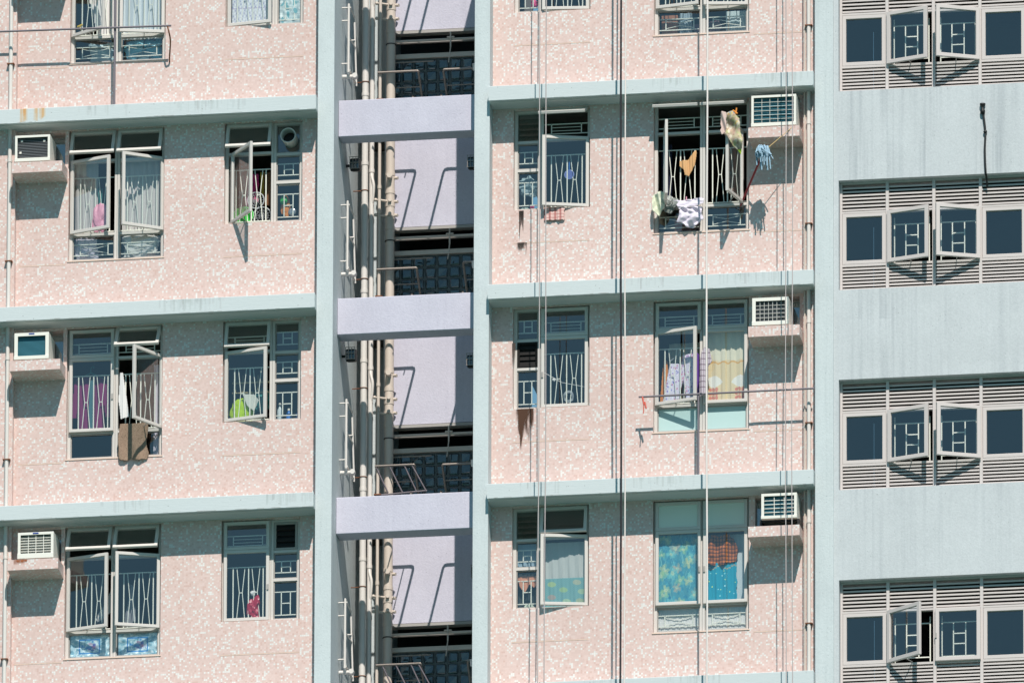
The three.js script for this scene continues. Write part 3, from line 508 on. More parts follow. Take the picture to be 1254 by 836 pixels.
// ------------------------------------------------------------------ the service slot
{
  const p1 = downpipe(-2.189, -1.28, 0.043, M.pipeWhite, 'broad white soil pipe nearest the pier in the service slot', [0.42, 1.02, 2.2], 'soil_pipe');
  const p2 = downpipe(-2.112, -1.36, 0.033, M.pipeWhite, 'slim white pipe tucked beside the broad white soil pipe', [0.5, 1.2], 'soil_pipe');
  const p3 = downpipe(-1.996, -1.3, 0.021, M.pipeCream, 'thin cream pipe with rusty brackets in the service slot', [0.75, 1.1], 'water_pipe');
  const p4 = downpipe(-1.868, -1.40, 0.06, M.pipeCream, 'thick cream waste pipe with inspection tees before the lilac wall', [0.55, 0.80, 0.98, 1.12, 1.3], 'waste_pipe');
  const p5 = downpipe(-2.05, -1.62, 0.016, M.pipeCream, 'hair-thin cream conduit deep in the service slot', [0.9], 'water_pipe');
  for (const k of KS) {
    const y = ledgeTop(k) - YB;
    for (const [d, s] of [[0.6, 1], [0.93, 0.6], [1.12, 0.6]]) mesh('inspection_cap', [rod(V(0, y - d, 0.03), V(0.012, y - d, 0.115 * s + 0.03), 0.032 * s + 0.004, 12), rod(V(0.055, y - d, 0.0), V(0.105, y - d - 0.01, 0.02), 0.022, 10)], M.pipeCream, p4);
    for (const d of [0.93, 1.14]) mesh('branch', [rod(V(0, y - d, 0), V(0.13, y - d, -0.09), 0.016, 8), rod(V(-0.05, y - d + 0.005, 0.0), V(0, y - d, 0), 0.012, 8), new THREE.SphereGeometry(0.024, 10, 8).translate(-0.05, y - d + 0.005, 0)], M.pipeCream, p3);
    mesh('bracket', [rod(V(-0.045, y - 2.28, 0.03), V(0.05, y - 2.28, 0.03), 0.012, 6), new THREE.TorusGeometry(0.028, 0.008, 6, 14).rotateX(Math.PI / 2).translate(0, y - 2.28, 0)], M.rust, p3);
    mesh('bracket', new THREE.TorusGeometry(0.064, 0.007, 6, 18).rotateX(Math.PI / 2).translate(0, y - 2.28, 0), M.rust, p4);
    mesh('bracket', new THREE.TorusGeometry(0.064, 0.007, 6, 18).rotateX(Math.PI / 2).translate(0, y - 1.48, 0), M.black, p4);
    mesh('bracket', [new THREE.TorusGeometry(0.047, 0.006, 6, 16).rotateX(Math.PI / 2).translate(0, y - 0.8, 0), rod(V(-0.155, y - 0.8, 0), V(-0.045, y - 0.8, 0), 0.007)], M.rust, p1);
    mesh('bracket', [new THREE.TorusGeometry(0.047, 0.006, 6, 16).rotateX(Math.PI / 2).translate(0, y - 2.03, 0), rod(V(-0.155, y - 2.03, 0), V(-0.045, y - 2.03, 0), 0.007)], M.rust, p1);
    mesh('offset_bend', tube([V(0, y - 0.5, 0), V(0.01, y - 0.6, 0.03), V(0.035, y - 0.72, 0.04), V(0.02, y - 0.9, 0.02), V(0, y - 1.0, 0)], 0.02, 16, 8), M.pipeWhite, p2);
  }
  // folding drying racks reaching out from the glass blocks
  const racks = { 2: [[-2.02, -1.475, 0], [-1.14, -0.56, 0]], 1: [[-2.02, -1.485, 0], [-0.86, -0.54, 0.05]], 0: [[-2.03, -1.50, 0.02], [-1.13, -0.60, 0.0]], '-1': [[-2.0, -1.40, 0.02], [-0.78, -0.53, 0.03]] };
  const where = { 2: 'above the uppermost beam', 1: 'below the caged floodlights', 0: 'above the lowest beam', '-1': 'below the lowest beam' };
  for (const k of [2, 1, 0, -1]) racks[k].forEach(([a, b, dz], i) => {
    const y = ledgeTop(k) - 2.2, R = 0.29 + dz, L = 0.34, t = thing('drying_rack', (i ? 'short sloping rack at the glass blocks ' : 'sloping tubular rack crossing the soil pipes ') + where[k], 'drying rack', 'drying racks in the service slot', [a, y, -1.6]);
    const w = b - a, e = i ? 0 : w, f = i ? 1 : -1;
    mesh('frame', [tube([V(e, 0, 0.0), V(e, R * 0.5, L * 0.5), V(e, R * 0.97, L * 0.97), V(e + f * 0.015, R, L), V(e + f * 0.06, R, L)], 0.016, 30, 8, 0.2), rod(V(e + f * 0.06, R, L), V(i ? w : 0, R, L), 0.016, 8)], M.steel, t);
    mesh('cross_rod', rod(V(i ? 0 : w * 0.4, R * 0.45, L * 0.45), V(w, R * 0.45, L * 0.45), 0.009, 6), M.steel, t);
    if (k <= 0 && !i) { for (const [p, q] of [[-0.04, 0.15], [-0.34, -0.17], [-0.14, 0.02], [-0.52, -0.36]]) mesh('hanging_bar', rod(V(w + p, R, L), V(w + q, R - 0.36, L - 0.06), 0.0105), M.poleGrey, t); mesh('hanging_bar', rod(V(w - 0.5, R - 0.385, L - 0.06), V(w + 0.16, R - 0.35, L - 0.06), 0.0115), M.poleGrey, t); }
  });
  for (const k of [2, 1, 0, -1]) for (const i of [0, 1]) {   // frames that stand on the beam and reach in towards the window
    const ex = i ? { 2: -1.16, 1: -1.02, 0: -0.72, '-1': -1.0 }[k] : -1.40, f = i ? 1 : -1, w = i ? Math.min(0.5, -0.5 - ex) : 0.62;
    const t = thing('beam_rack', (i ? 'short clothes frame standing on ' : 'long clothes frame standing on ') + { 2: 'the beam above the picture', 1: 'the uppermost lilac beam', 0: 'the lilac beam under the caged floodlights', '-1': 'the lowest lilac beam' }[k], 'drying rack', 'clothes frames on the beams', [ex, ledgeTop(k) + 0.075, -0.38]);
    mesh('post', rod(V(0, 0, 0), V(0, 0.1, 0), 0.014, 8), M.steel, t);
    mesh('frame', [tube([V(0, 0.1, 0.01), V(0, 0.1, -0.4), V(0, 0.1, -0.63), V(f * 0.015, 0.1, -0.665), V(f * 0.06, 0.1, -0.67)], 0.017, 30, 8, 0.2), rod(V(f * 0.06, 0.1, -0.67), V(f * w, 0.1, -0.67), 0.016, 8)], M.steel, t);
    if (!i) for (const p of [0.13, 0.3]) mesh('peg', rod(V(-p, 0.1, -0.67), V(-p, 0.1, k === -1 ? -0.05 : -0.6), 0.008), M.steel, t);
  }
  for (const k of [2, 1, 0, -1]) { // white clothes racks hinged flat on the pier, rail hooks at the dark windows, stubs, lamps
    const y = ledgeTop(k);
    const t = thing('folded_rack', 'white folded clothes rack on the pier ' + where[k], 'clothes rack', 'folded racks on the pier', [-2.349, y - 2.2, -0.5]);
    mesh('frame', [rod(V(0.09, 0, 0.16), V(0.09, 0.95, 0.16), 0.016, 8), rod(V(0.11, -0.02, -0.36), V(0.09, 0.85, -0.3), 0.013, 8), rod(V(0.09, 0.95, 0.16), V(0.09, 0.92, -0.31), 0.012, 8), rod(V(0.10, 0.03, 0.16), V(0.10, 0.02, -0.35), 0.014, 8)], M.pipeWhite, t);
    for (const [q, x, z] of [[0.9, 0.12, 0.16], [0.72, 0.1, 0.16], [0.12, 0.1, 0.16], [0.6, 0.1, -0.3]]) mesh('wall_arm', rod(V(0, q, z), V(x, q, z), 0.011), M.pipeWhite, t); mesh('rung', rod(V(0.09, 0.5, 0.16), V(0.1, 0.5, -0.34), 0.009), M.pipeWhite, t);
    const s = thing('pipe_stub', 'white waste pipe stub sticking out of the pier ' + where[k], 'pipe', 'white pipe stubs in the service slot', [-2.349, y - 2.235, -0.42]);
    mesh('pipe', [rod(V(0, 0, 0), V(0.17, 0, 0.0), 0.028, 10), rod(V(0.17, 0.0, -0.03), V(0.17, 0.0, 0.06), 0.034, 12)], M.pipeWhite, s);
    const s2 = thing('pipe_stub', 'short white pipe elbow on the plain pier ' + where[k], 'pipe', 'white pipe stubs in the service slot', [PIER_R[0] - 0.001, y - 2.13, -0.62]);
    mesh('pipe', [rod(V(0, 0, 0), V(-0.13, 0.0, 0.0), 0.026, 10), rod(V(-0.13, -0.03, 0), V(-0.13, 0.05, 0.04), 0.034, 12)], M.pipeWhite, s2);
    const h = thing('window_rail', 'pale horizontal rail with a hook before the dark slot window ' + where[k], 'rail', 'rails at the slot windows', [-1.86, y - 1.405, -1.51]);
    mesh('rail', rod(V(-0.02, 0, 0), V(1.38, 0.0, 0), 0.018, 8), M.pipeCream, h);
    mesh('hook', [rod(V(0.78, 0.09, 0.04), V(0.78, -0.12, 0.03), 0.011), rod(V(0.78, -0.12, 0.03), V(0.76, -0.34, 0.06), 0.008), rod(V(0.73, 0.02, 0.03), V(0.83, 0.02, 0.03), 0.012)], M.pipeCream, h);
    mesh('rail', rod(V(-0.02, -0.3, 0.02), V(0.55, -0.3, 0.02), 0.011, 8), M.steel, h);
  }
  function lamp(x, y, z, d, label) {
    const t = thing('floodlight', label, 'floodlight', 'black floodlights in the service slot', [x, y, z]);
    mesh('arm', rod(V(0, 0, 0), V(d * 0.07, 0, 0.0), 0.02, 8), M.black, t);
    mesh('housing', new RoundedBoxGeometry(0.13, 0.17, 0.16, 2, 0.02).rotateX(0.25).translate(d * 0.13, 0, 0.02), M.black, t);
    const g = []; for (let i = 0; i < 4; i++) g.push(bar(d * 0.07 + d * i * 0.04, -0.085, d * 0.07 + d * i * 0.04, 0.085, 0.13, 0.007)); for (const q of [-0.08, 0, 0.08]) g.push(bar(d * 0.06, q, d * 0.2, q, 0.131, 0.007));
    mesh('cage', g, M.steel, t); mesh('lens', box(d > 0 ? 0.075 : -0.185, d > 0 ? 0.185 : -0.075, -0.07, 0.06, 0.108, 0.112), M.blockGlass, t);
  }
  lamp(-2.35, ledgeTop(1) - 0.62, -0.75, 1, 'black caged floodlight on the pier beside the broad white soil pipe');
  lamp(-2.35, ledgeTop(0) - 0.6, -0.5, 1, 'black floodlight on the pier between the caged floodlight and the lowest beam');
  lamp(PIER_R[0], ledgeTop(1) - 0.76, -0.5, -1, 'black caged floodlight half hidden by the plain pier, upper one');
  lamp(PIER_R[0], ledgeTop(0) - 0.76, -0.5, -1, 'black caged floodlight half hidden by the plain pier, middle one');
  lamp(PIER_R[0], ledgeTop(-1) - 0.79, -0.95, -1, 'caged floodlight on the plain pier under the lowest lilac beam');
}

// ------------------------------------------------------------------ curtains, laundry and other things at the windows
const X = (k, d) => windows[k].x0 + d, Y = (k, v) => windows[k].top - v;
function speckle(g, w, h, n, seed, cols, s0, s1) { const r = rng(seed); for (let i = 0; i < n; i++) { g.fillStyle = cols[Math.floor(r() * cols.length)]; g.beginPath(); g.ellipse(r() * w, r() * h, s0 + r() * (s1 - s0), s0 + r() * (s1 - s0), r() * 3, 0, 7); g.fill(); } }
const T = {
  floral: canvasTex(256, 384, (g, w, h) => { g.fillStyle = '#4690a2'; g.fillRect(0, 0, w, h); speckle(g, w, h, 500, 5, ['rgba(80,170,190,0.35)', 'rgba(30,120,160,0.35)'], 3, 10); const r = rng(8); g.lineWidth = 2.5; for (let i = 0; i < 24; i++) { const x = r() * w, y = r() * h; g.strokeStyle = 'rgba(160,214,206,0.55)'; g.beginPath(); g.moveTo(x, y); g.bezierCurveTo(x + 30, y - 30, x - 30, y - 60, x + 10, y - 100); g.stroke(); } for (let n = 0; n < 26; n++) { const x = ((n * 97) % 256) + 14 * r(), y = ((n * 61) % 384) + 20 * r(), R = 20 + 14 * r(), c = ['150,190,150', '196,170,150', '130,200,196', '200,200,150'][n % 4]; for (let q = 0; q < 9; q++) { const a = q * 0.7 + r(); g.fillStyle = `rgba(${c},${0.25 + 0.3 * r()})`; g.beginPath(); g.ellipse(x + Math.cos(a) * R * 0.7, y + Math.sin(a) * R * 0.6, R * (0.35 + 0.3 * r()), R * 0.3, a, 0, 7); g.fill(); } g.fillStyle = 'rgba(226,216,170,0.5)'; g.beginPath(); g.ellipse(x, y, R * 0.4, R * 0.3, r(), 0, 7); g.fill(); } }),
  fruit: canvasTex(256, 256, (g, w, h) => { g.fillStyle = '#76a0a2'; g.fillRect(0, 0, w, h); for (let j = 0; j < 32; j++) for (let i = 0; i < 32; i++) if ((i + j) % 2) { g.fillStyle = 'rgba(60,140,150,0.35)'; g.fillRect(i * 8, j * 8, 5, 5); } for (const [x, y, c] of [[40, 50, '#c8cc70'], [110, 100, '#b8c872'], [190, 40, '#d4b890'], [220, 120, '#c8cc90'], [40, 160, '#d09080'], [130, 200, '#c8d098'], [210, 200, '#c8b47c']]) { g.fillStyle = c; g.globalAlpha = 0.5; g.beginPath(); g.ellipse(x, y, 26, 22, 0.4, 0, 7); g.fill(); g.globalAlpha = 1; } }),
  lace: canvasTex(256, 256, (g, w, h) => { g.fillStyle = '#cfd0d8'; g.fillRect(0, 0, w, h); for (let j = 0; j < 22; j++) for (let i = 0; i < 22; i++) { g.fillStyle = (i * 3 + j * 5) % 7 < 3 ? 'rgba(120,120,170,0.5)' : 'rgba(244,244,246,0.6)'; g.fillRect(i * 12 + (j % 2) * 4, j * 12, 7, 7); } g.fillStyle = 'rgba(140,120,170,0.4)'; for (let i = 0; i < 4; i++) g.fillRect(0, 50 + i * 62, w, 4); }),
  mesh: canvasTex(256, 256, (g, w, h) => { g.fillStyle = '#bcbdba'; g.fillRect(0, 0, w, h); for (let j = 0; j < 64; j++) for (let i = 0; i < 64; i++) if ((i + j) % 2) { g.fillStyle = 'rgba(140,144,144,0.5)'; g.fillRect(i * 4, j * 4, 3, 3); } }),
  plaid: canvasTex(256, 192, (g, w, h) => { g.fillStyle = '#b0602e'; g.fillRect(0, 0, w, h); for (let i = 0; i < 12; i++) { g.fillStyle = 'rgba(50,24,18,0.55)'; g.fillRect(i * 24 + 4, 0, 8, h); g.fillRect(0, i * 22 + 4, w, 8); g.fillStyle = 'rgba(216,130,70,0.5)'; g.fillRect(i * 24 + 16, 0, 3, h); g.fillRect(0, i * 22 + 15, w, 3); } }),
  turq: canvasTex(128, 192, (g, w, h) => { g.fillStyle = '#0f93ad'; g.fillRect(0, 0, w, h); speckle(g, w, h, 26, 6, ['#d8e890', '#c2ecec', '#8ad0d8'], 2, 4); g.fillStyle = 'rgba(190,160,140,0.85)'; for (let i = 0; i < 14; i++) g.fillRect(i * 10, 18 + 8 * Math.sin(i), 9, 7); }),
  cream: canvasTex(256, 384, (g, w, h) => { g.fillStyle = '#ddd5c0'; g.fillRect(0, 0, w, h); g.fillStyle = 'rgba(222,190,140,0.5)'; g.beginPath(); g.moveTo(0, 172); for (let i = 0; i <= 16; i++) g.lineTo(i * 16, 172 - 12 * Math.abs(Math.sin(i * 0.6))); g.lineTo(w, h); g.lineTo(0, h); g.fill(); g.fillStyle = '#d8a868'; for (let i = 0; i < 64; i++) g.fillRect(i * 4, 176 - 10 * Math.abs(Math.sin(i * 0.2)), 4, 8); for (const x of [40, 205]) { g.fillStyle = '#e6e2dc'; g.beginPath(); g.moveTo(x, 300); g.arc(x, 300, 62, -2.7, -0.5); g.fill(); g.fillStyle = 'rgba(206,110,100,0.75)'; for (let q = 0; q < 9; q++) { g.beginPath(); g.ellipse(x - 24 + (q % 3) * 20, 305 + Math.floor(q / 3) * 20, 11, 8, q, 0, 7); g.fill(); } } }),
  pajama: canvasTex(192, 192, (g, w, h) => { g.fillStyle = '#d6cede'; g.fillRect(0, 0, w, h); speckle(g, w, h, 190, 4, ['#a878b4', '#c87c9c', '#8c84c4', '#efe8f2'], 2, 5); }),
  check: canvasTex(64, 64, (g, w, h) => { g.fillStyle = '#d8b4ac'; g.fillRect(0, 0, w, h); g.fillStyle = 'rgba(150,76,74,0.6)'; for (let i = 0; i < 4; i++) { g.fillRect(i * 16, 0, 6, h); g.fillRect(0, i * 16, w, 3); } }),
  tartan: canvasTex(64, 96, (g, w, h) => { g.fillStyle = '#b9aeb6'; g.fillRect(0, 0, w, h); g.fillStyle = 'rgba(60,44,60,0.5)'; for (let i = 0; i < 8; i++) { g.fillRect(i * 9, 0, 2, h); g.fillRect(0, i * 11, w, 2); } }),
  plastic: canvasTex(256, 160, (g, w, h) => { g.fillStyle = '#b2ccd6'; g.fillRect(0, 0, w, h); speckle(g, w, h, 160, 9, ['rgba(232,240,244,0.8)', 'rgba(120,170,190,0.6)'], 3, 14); g.strokeStyle = '#2878be'; g.lineWidth = 8; g.strokeRect(60, 34, 130, 86); speckle(g, 130, 80, 0, 2, ['#fff'], 1, 2); const r = rng(3); for (let i = 0; i < 26; i++) { g.fillStyle = ['#3a86c8', '#c486a8', '#e8eef2', '#5050a8'][i % 4]; g.globalAlpha = 0.75; g.fillRect(66 + r() * 100, 40 + r() * 60, 8 + r() * 18, 6 + r() * 12); } g.globalAlpha = 1; }),
  stripes: canvasTex(128, 64, (g, w, h) => { g.fillStyle = '#c6ccd2'; g.fillRect(0, 0, w, h); for (let i = 0; i < 16; i++) { g.fillStyle = i % 2 ? 'rgba(150,164,176,0.4)' : 'rgba(236,238,240,0.6)'; g.fillRect(i * 8, 0, 4, h); } }),
  papers: canvasTex(128, 128, (g, w, h) => { g.fillStyle = '#c4d0d2'; g.fillRect(0, 0, w, h); speckle(g, w, h, 60, 11, ['#e6ecec', '#a8bcc0', '#6aa6b0'], 3, 12); for (let j = 0; j < 10; j++) { g.fillStyle = 'rgba(120,140,146,0.4)'; g.fillRect(0, j * 13, w, 2); } }),
  mixed: canvasTex(128, 256, (g, w, h) => { g.fillStyle = '#b4a68c'; g.fillRect(0, 0, w, h); speckle(g, w, h, 120, 21, ['rgba(220,212,196,0.6)', 'rgba(130,110,90,0.5)', 'rgba(170,176,120,0.5)', 'rgba(190,150,140,0.5)'], 4, 16); speckle(g, w, 90, 14, 22, ['rgba(110,130,160,0.6)', 'rgba(220,160,60,0.6)'], 4, 9); g.fillStyle = '#a8c438'; g.fillRect(88, 226, 40, 30); }),
  towel: canvasTex(128, 128, (g, w, h) => { g.fillStyle = '#8a7260'; g.fillRect(0, 0, w, h); speckle(g, w, h, 900, 12, ['rgba(160,138,118,0.5)', 'rgba(96,78,64,0.5)'], 0.6, 2.2); }),
};
const fab = (c, tex) => std(tex ? white : c, 0.95, tex ? { map: T[tex] } : {});
const F = { greyCurtain: fab([192, 186, 184]), white: fab([214, 210, 208]), lilacWhite: fab([206, 198, 210]), purple: fab([120, 34, 92]), navy: fab([30, 34, 60]), lime: fab([164, 196, 20]), pinkBag: std([222, 150, 172], 0.5), crimson: std([170, 14, 52], 0.35), tan: fab([206, 160, 112]), violet: fab([90, 50, 140]), orange: fab([214, 134, 60]), paleGreen: fab([190, 200, 184]), greenPl: std([60, 170, 70], 0.35), teal: fab([60, 130, 124]), clearBag: std([150, 170, 176], 0.25), magenta: std([214, 50, 120], 0.5), brown: fab([120, 82, 58]), blueMop: fab([150, 178, 196]), red: std([140, 18, 34], 0.4), blue: std([36, 96, 170], 0.4), grey: fab([150, 150, 156]), hangerM: std([168, 172, 176], 0.4) };
function put(name, g, mat, label, cat, group) { return tag(mesh(name, g, mat), label, cat, group); }
function curtain(key, d0, d1, v0, v1, mat, label, n = 5, amp = 0.02, z = -0.20, inside) { return put('curtain', cloth(X(key, d0), X(key, d1), Y(key, v1), Y(key, v0), folds(z, amp, n, Math.round(d0 * 100 + v0 * 10 + windows[key].k * 7)), inside, 0.014), mat, label, 'curtain', 'curtains behind the windows'); }
const shirtPoly = inPoly([[0.0, 0.28], [0.10, 0.98], [0.42, 1.0], [0.5, 0.93], [0.58, 1.0], [0.90, 0.98], [1, 0.28], [0.86, 0.26], [0.80, 0.62], [0.80, 0], [0.20, 0], [0.20, 0.62], [0.14, 0.26]]);
const pantsPoly = inPoly([[0.1, 1], [0.9, 1], [1, 0], [0.62, 0.02], [0.52, 0.55], [0.40, 0.0], [0.0, 0.02]]);
const ragged = (s, t = 0.06) => (u, v) => v > t * vnoise(u * 7, 1, s) && u > t * vnoise(v * 6, 2, s) && u < 1 - t * vnoise(v * 6, 3, s);

// storey with the grey curtains
curtain('A1', 0.05, 0.36, 0.40, 1.44, F.greyCurtain, 'grey curtain gathered to one side behind the pink bag', 4, 0.03);
curtain('A1', 0.69, 1.24, 0.36, 1.44, F.greyCurtain, 'wide grey curtain drawn across the right casement above the pale cloth heap', 6, 0.028);
{ const t = thing('plastic_bag', 'pink plastic bag tied to the grille before the grey curtain', 'bag', undefined, [X('A1', 0.40), Y('A1', 1.20), -0.15]);
  mesh('sack', lump(0, 0, 0, 0.095, 0.19, 0.05, 5, 0.3), F.pinkBag, t); mesh('handle', [rod(V(-0.01, 0.17, 0), V(-0.03, 0.42, -0.02), 0.007), rod(V(0.01, 0.17, 0), V(0.02, 0.42, -0.02), 0.007)], F.teal, t); }
put('cloth_heap', lump(X('A1', 0.2), Y('A1', 1.63), -0.24, 0.17, 0.17, 0.06, 11, 0.4), F.lilacWhite, 'pale lilac heap of cloth behind a low pane beside the pink bag', 'cloth');
put('cloth_heap', lump(X('A1', 0.95), Y('A1', 1.62), -0.23, 0.27, 0.20, 0.06, 12, 0.5), F.white, 'wide white heap of cloth behind the low pane under the grey curtain', 'cloth');
// storey with the purple shirt
{ const t = thing('shirt', 'purple shirt on a hanger behind the closed casement', 'shirt', undefined, [X('A0', 0.29), Y('A0', 0.62), -0.21]);
  mesh('cloth', cloth(-0.27, 0.27, -0.78, 0, folds(0, 0.02, 3, 4), shirtPoly, 0.013), F.purple, t); mesh('hanger', [rod(V(-0.2, -0.06, 0.03), V(0, 0.04, 0.03), 0.006), rod(V(0.2, -0.06, 0.03), V(0, 0.04, 0.03), 0.006), tube([V(0, 0.04, 0.03), V(0, 0.1, 0.03), V(0.03, 0.13, 0.03), V(0.04, 0.1, 0.03)], 0.005, 14)], F.teal, t);
  mesh('placket', cloth(-0.02, 0.035, -0.74, -0.06, folds(0.035, 0.01, 1, 6), undefined, 0.01), fab([70, 110, 120]), t); }
put('towel', cloth(X('A0', 0.70), X('A0', 1.10), Y('A0', 1.885), Y('A0', 1.37), (u, v) => [0.012 + 0.016 * Math.sin(u * 11 + 1.2 * Math.sin(v * 4)) * (1 - 0.7 * v) + 0.02 * (1 - v), 0.008 * Math.sin(v * 9)], ragged(5, 0.05), 0.012, 0.012), fab(0, 'towel'), 'brown towel hung over the lower frame of the purple shirt window', 'towel');
put('garment', cloth(X('A0', 0.68), X('A0', 0.84), Y('A0', 1.30), Y('A0', 0.66), folds(0.0, 0.012, 2, 18), inPoly([[0.2, 1], [0.45, 1], [1, 0.05], [0.3, 0], [0.1, 0.4]]), 0.01), F.white, 'white garment hanging in the opening above the brown towel', 'laundry');
curtain('A0', 1.13, 1.24, 0.5, 1.78, F.lilacWhite, 'narrow white curtain beside the brown towel', 2, 0.015, -0.22);
// storey with the blue plastic
for (const [d0, d1, l] of [[0.06, 0.58, 'blue printed plastic sheet behind the low left pane'], [0.70, 1.22, 'blue printed plastic sheet behind the low right pane']]) put('plastic_sheet', cloth(X('A3', d0), X('A3', d1), Y('A3', 1.80), Y('A3', 1.46), (u, v) => -0.135 + 0.026 * (vnoise(u * 9, v * 7, 3) - 0.5), undefined, 0.012), std(white, 0.3, { map: T.plastic }), l, 'plastic sheet', 'printed plastic sheets');
put('garment', cloth(X('A3', 0.34), X('A3', 0.62), Y('A3', 1.25), Y('A3', 0.62), folds(-0.42, 0.03, 3, 21), inPoly([[0.9, 1], [1, 0.9], [0.9, 0.35], [0.1, 0.05], [0, 0.15], [0.5, 0.5]]), 0.012), F.white, 'white garment hung inside above the low left blue plastic sheet', 'laundry');
put('garment', cloth(X('A3', 0.70), X('A3', 0.88), Y('A3', 1.28), Y('A3', 0.70), folds(-0.40, 0.03, 2, 23), inPoly([[0.6, 1], [0.9, 0.9], [1, 0.1], [0.1, 0], [0.4, 0.5]]), 0.012), F.grey, 'grey garment hung inside above the low right blue plastic sheet', 'laundry');
// uppermost big window on the left
curtain('A2', 0.07, 0.56, 0.4, 1.42, F.white, 'bunched white curtain behind the open casement and drying pole', 4, 0.045, -0.24, inPoly([[0.25, 1], [1, 1], [1, 0], [0.55, 0], [0.3, 0.5]]));
curtain('A2', 0.68, 1.24, 0.3, 1.46, std(white, 0.9, { map: T.stripes }), 'striped pale curtain behind the drying pole', 6, 0.018);
put('clothes_peg', [rod(V(X('A2', 0.07), Y('A2', 1.26), -0.15), V(X('A2', 0.14), Y('A2', 1.235), -0.14), 0.014), rod(V(X('A2', 0.10), Y('A2', 1.25), -0.15), V(X('A2', 0.12), Y('A2', 1.31), -0.14), 0.01)], std([226, 186, 40], 0.4), 'yellow peg beside the bunched white curtain', 'peg');
put('cloth_heap', cloth(X('A2', 0.2), X('A2', 0.57), Y('A2', 1.80), Y('A2', 1.47), (u, v) => -0.26 + 0.04 * Math.sin(u * 5 + v * 9 + Math.sin(v * 6)), ragged(8, 0.12), 0.012), fab([164, 186, 192]), 'pale blue cloth behind the low pane by the drying pole post', 'cloth');
put('plastic_bag', lump(X('A2', 0.82), Y('A2', 1.60), -0.28, 0.14, 0.15, 0.06, 31, 0.4), std([120, 186, 204], 0.3), 'turquoise and white plastic bag behind the low pane, beside the post', 'bag', 'turquoise bags behind the low pane');
put('plastic_bag', lump(X('A2', 1.08), Y('A2', 1.60), -0.29, 0.15, 0.16, 0.06, 32, 0.4), std([96, 176, 200], 0.3), 'turquoise and white plastic bag behind the low pane, by the hook', 'bag', 'turquoise bags behind the low pane');
put('cardboard_box', new RoundedBoxGeometry(0.16, 0.15, 0.1, 1, 0.008).translate(X('A2', 0.95), Y('A2', 1.72), -0.24), std([84, 116, 124], 0.6), 'grey-blue carton between two turquoise bags', 'box');
// lace window
curtain('B2', 0.06, 0.60, 0.5, 1.38, std(white, 0.9, { map: T.lace }), 'lilac lace curtain behind the casement ajar', 5, 0.010, -0.175);
put('paper_stack', cloth(X('B2', 0.70), X('B2', 1.0), Y('B2', 1.37), Y('B2', 0.86), (u, v) => -0.16 + 0.02 * (vnoise(u * 8, v * 9, 6) - 0.5), undefined, 0.013, 0.03), std(white, 0.6, { map: T.papers }), 'pale crumpled papers behind the narrow pane beside the lace curtain', 'papers');
// kitchen window with duct
{ const t = thing('exhaust_duct', 'white round exhaust duct poking out of the narrow top pane', 'duct', undefined, [X('B1', 0.865), Y('B1', 0.245), -0.09]);
  const lip = new THREE.LatheGeometry([[0.088, -0.06], [0.088, 0.17], [0.094, 0.185], [0.104, 0.18], [0.104, 0.16], [0.098, 0.15], [0.098, -0.06]].map(p => new THREE.Vector2(...p)), 28).rotateX(Math.PI / 2); mesh('pipe', lip, M.pipeWhite, t);
  mesh('inner_fan', new THREE.CylinderGeometry(0.087, 0.087, 0.01, 20).rotateX(Math.PI / 2).translate(0, 0, 0.0), M.black, t); }
{ const t = thing('basin', 'bright green plastic colander hanging inside the wide open casement', 'basin', undefined, [X('B1', 0.22), Y('B1', 1.24), -0.25]);
  mesh('bowl', new THREE.LatheGeometry([[0, -0.05], [0.09, -0.045], [0.13, 0.02], [0.145, 0.03], [0.14, 0.04], [0.12, 0.035], [0.085, -0.03], [0, -0.038]].map(p => new THREE.Vector2(...p)), 24).rotateX(Math.PI / 2 - 0.3), F.greenPl, t); }
for (const [d, v, r, l] of [[0.47, 1.24, 0.12, 'round wire fan guard leaning low at the grille beside the green colander'], [0.385, 1.02, 0.11, 'round wire fan guard hanging above the green colander']]) { const t = thing('fan_guard', l, 'fan guard', 'wire fan guards', [X('B1', d), Y('B1', v), -0.24]); mesh('rim', new THREE.TorusGeometry(r, 0.009, 8, 28), F.hangerM, t); const w = [new THREE.TorusGeometry(r * 0.66, 0.003, 5, 22), new THREE.TorusGeometry(r * 0.33, 0.003, 5, 18)]; for (let i = 0; i < 8; i++) w.push(bar(-r * Math.cos(i * 0.393), -r * Math.sin(i * 0.393), r * Math.cos(i * 0.393), r * Math.sin(i * 0.393), 0.003, 0.003)); mesh('wire', w, F.hangerM, t); }
for (const [d, v0, v1, m, l, w] of [[0.36, 0.62, 1.05, F.magenta, 'magenta cloth hanging in the kitchen behind the fan guards', 0.05], [0.45, 0.60, 1.02, fab([196, 160, 60]), 'mustard cloth strip hanging behind the fan guards', 0.035], [0.53, 0.6, 1.2, F.brown, 'brown cloth hanging at the edge of the kitchen opening', 0.08], [0.26, 0.66, 1.1, fab([110, 50, 100]), 'plum cloth hanging behind the green colander', 0.05]]) put('hanging_cloth', cloth(X('B1', d - w), X('B1', d + w), Y('B1', v1), Y('B1', v0), folds(-0.34, 0.015, 2, Math.round(d * 90)), ragged(Math.round(d * 50), 0.25), 0.01), m, l, 'cloth', 'cloths in the kitchen window');
put('vent_grid', (() => { const g = [box(X('B1', 0.70), X('B1', 1.0), Y('B1', 0.85), Y('B1', 0.77), -0.2, -0.19)]; for (let i = 0; i < 9; i++) g.push(box(X('B1', 0.72 + i * 0.03), X('B1', 0.735 + i * 0.03), Y('B1', 0.84), Y('B1', 0.78), -0.1895, -0.183)); return g; })(), M.acGrey, 'small pale vent grid behind the narrow pane below the duct', 'vent');
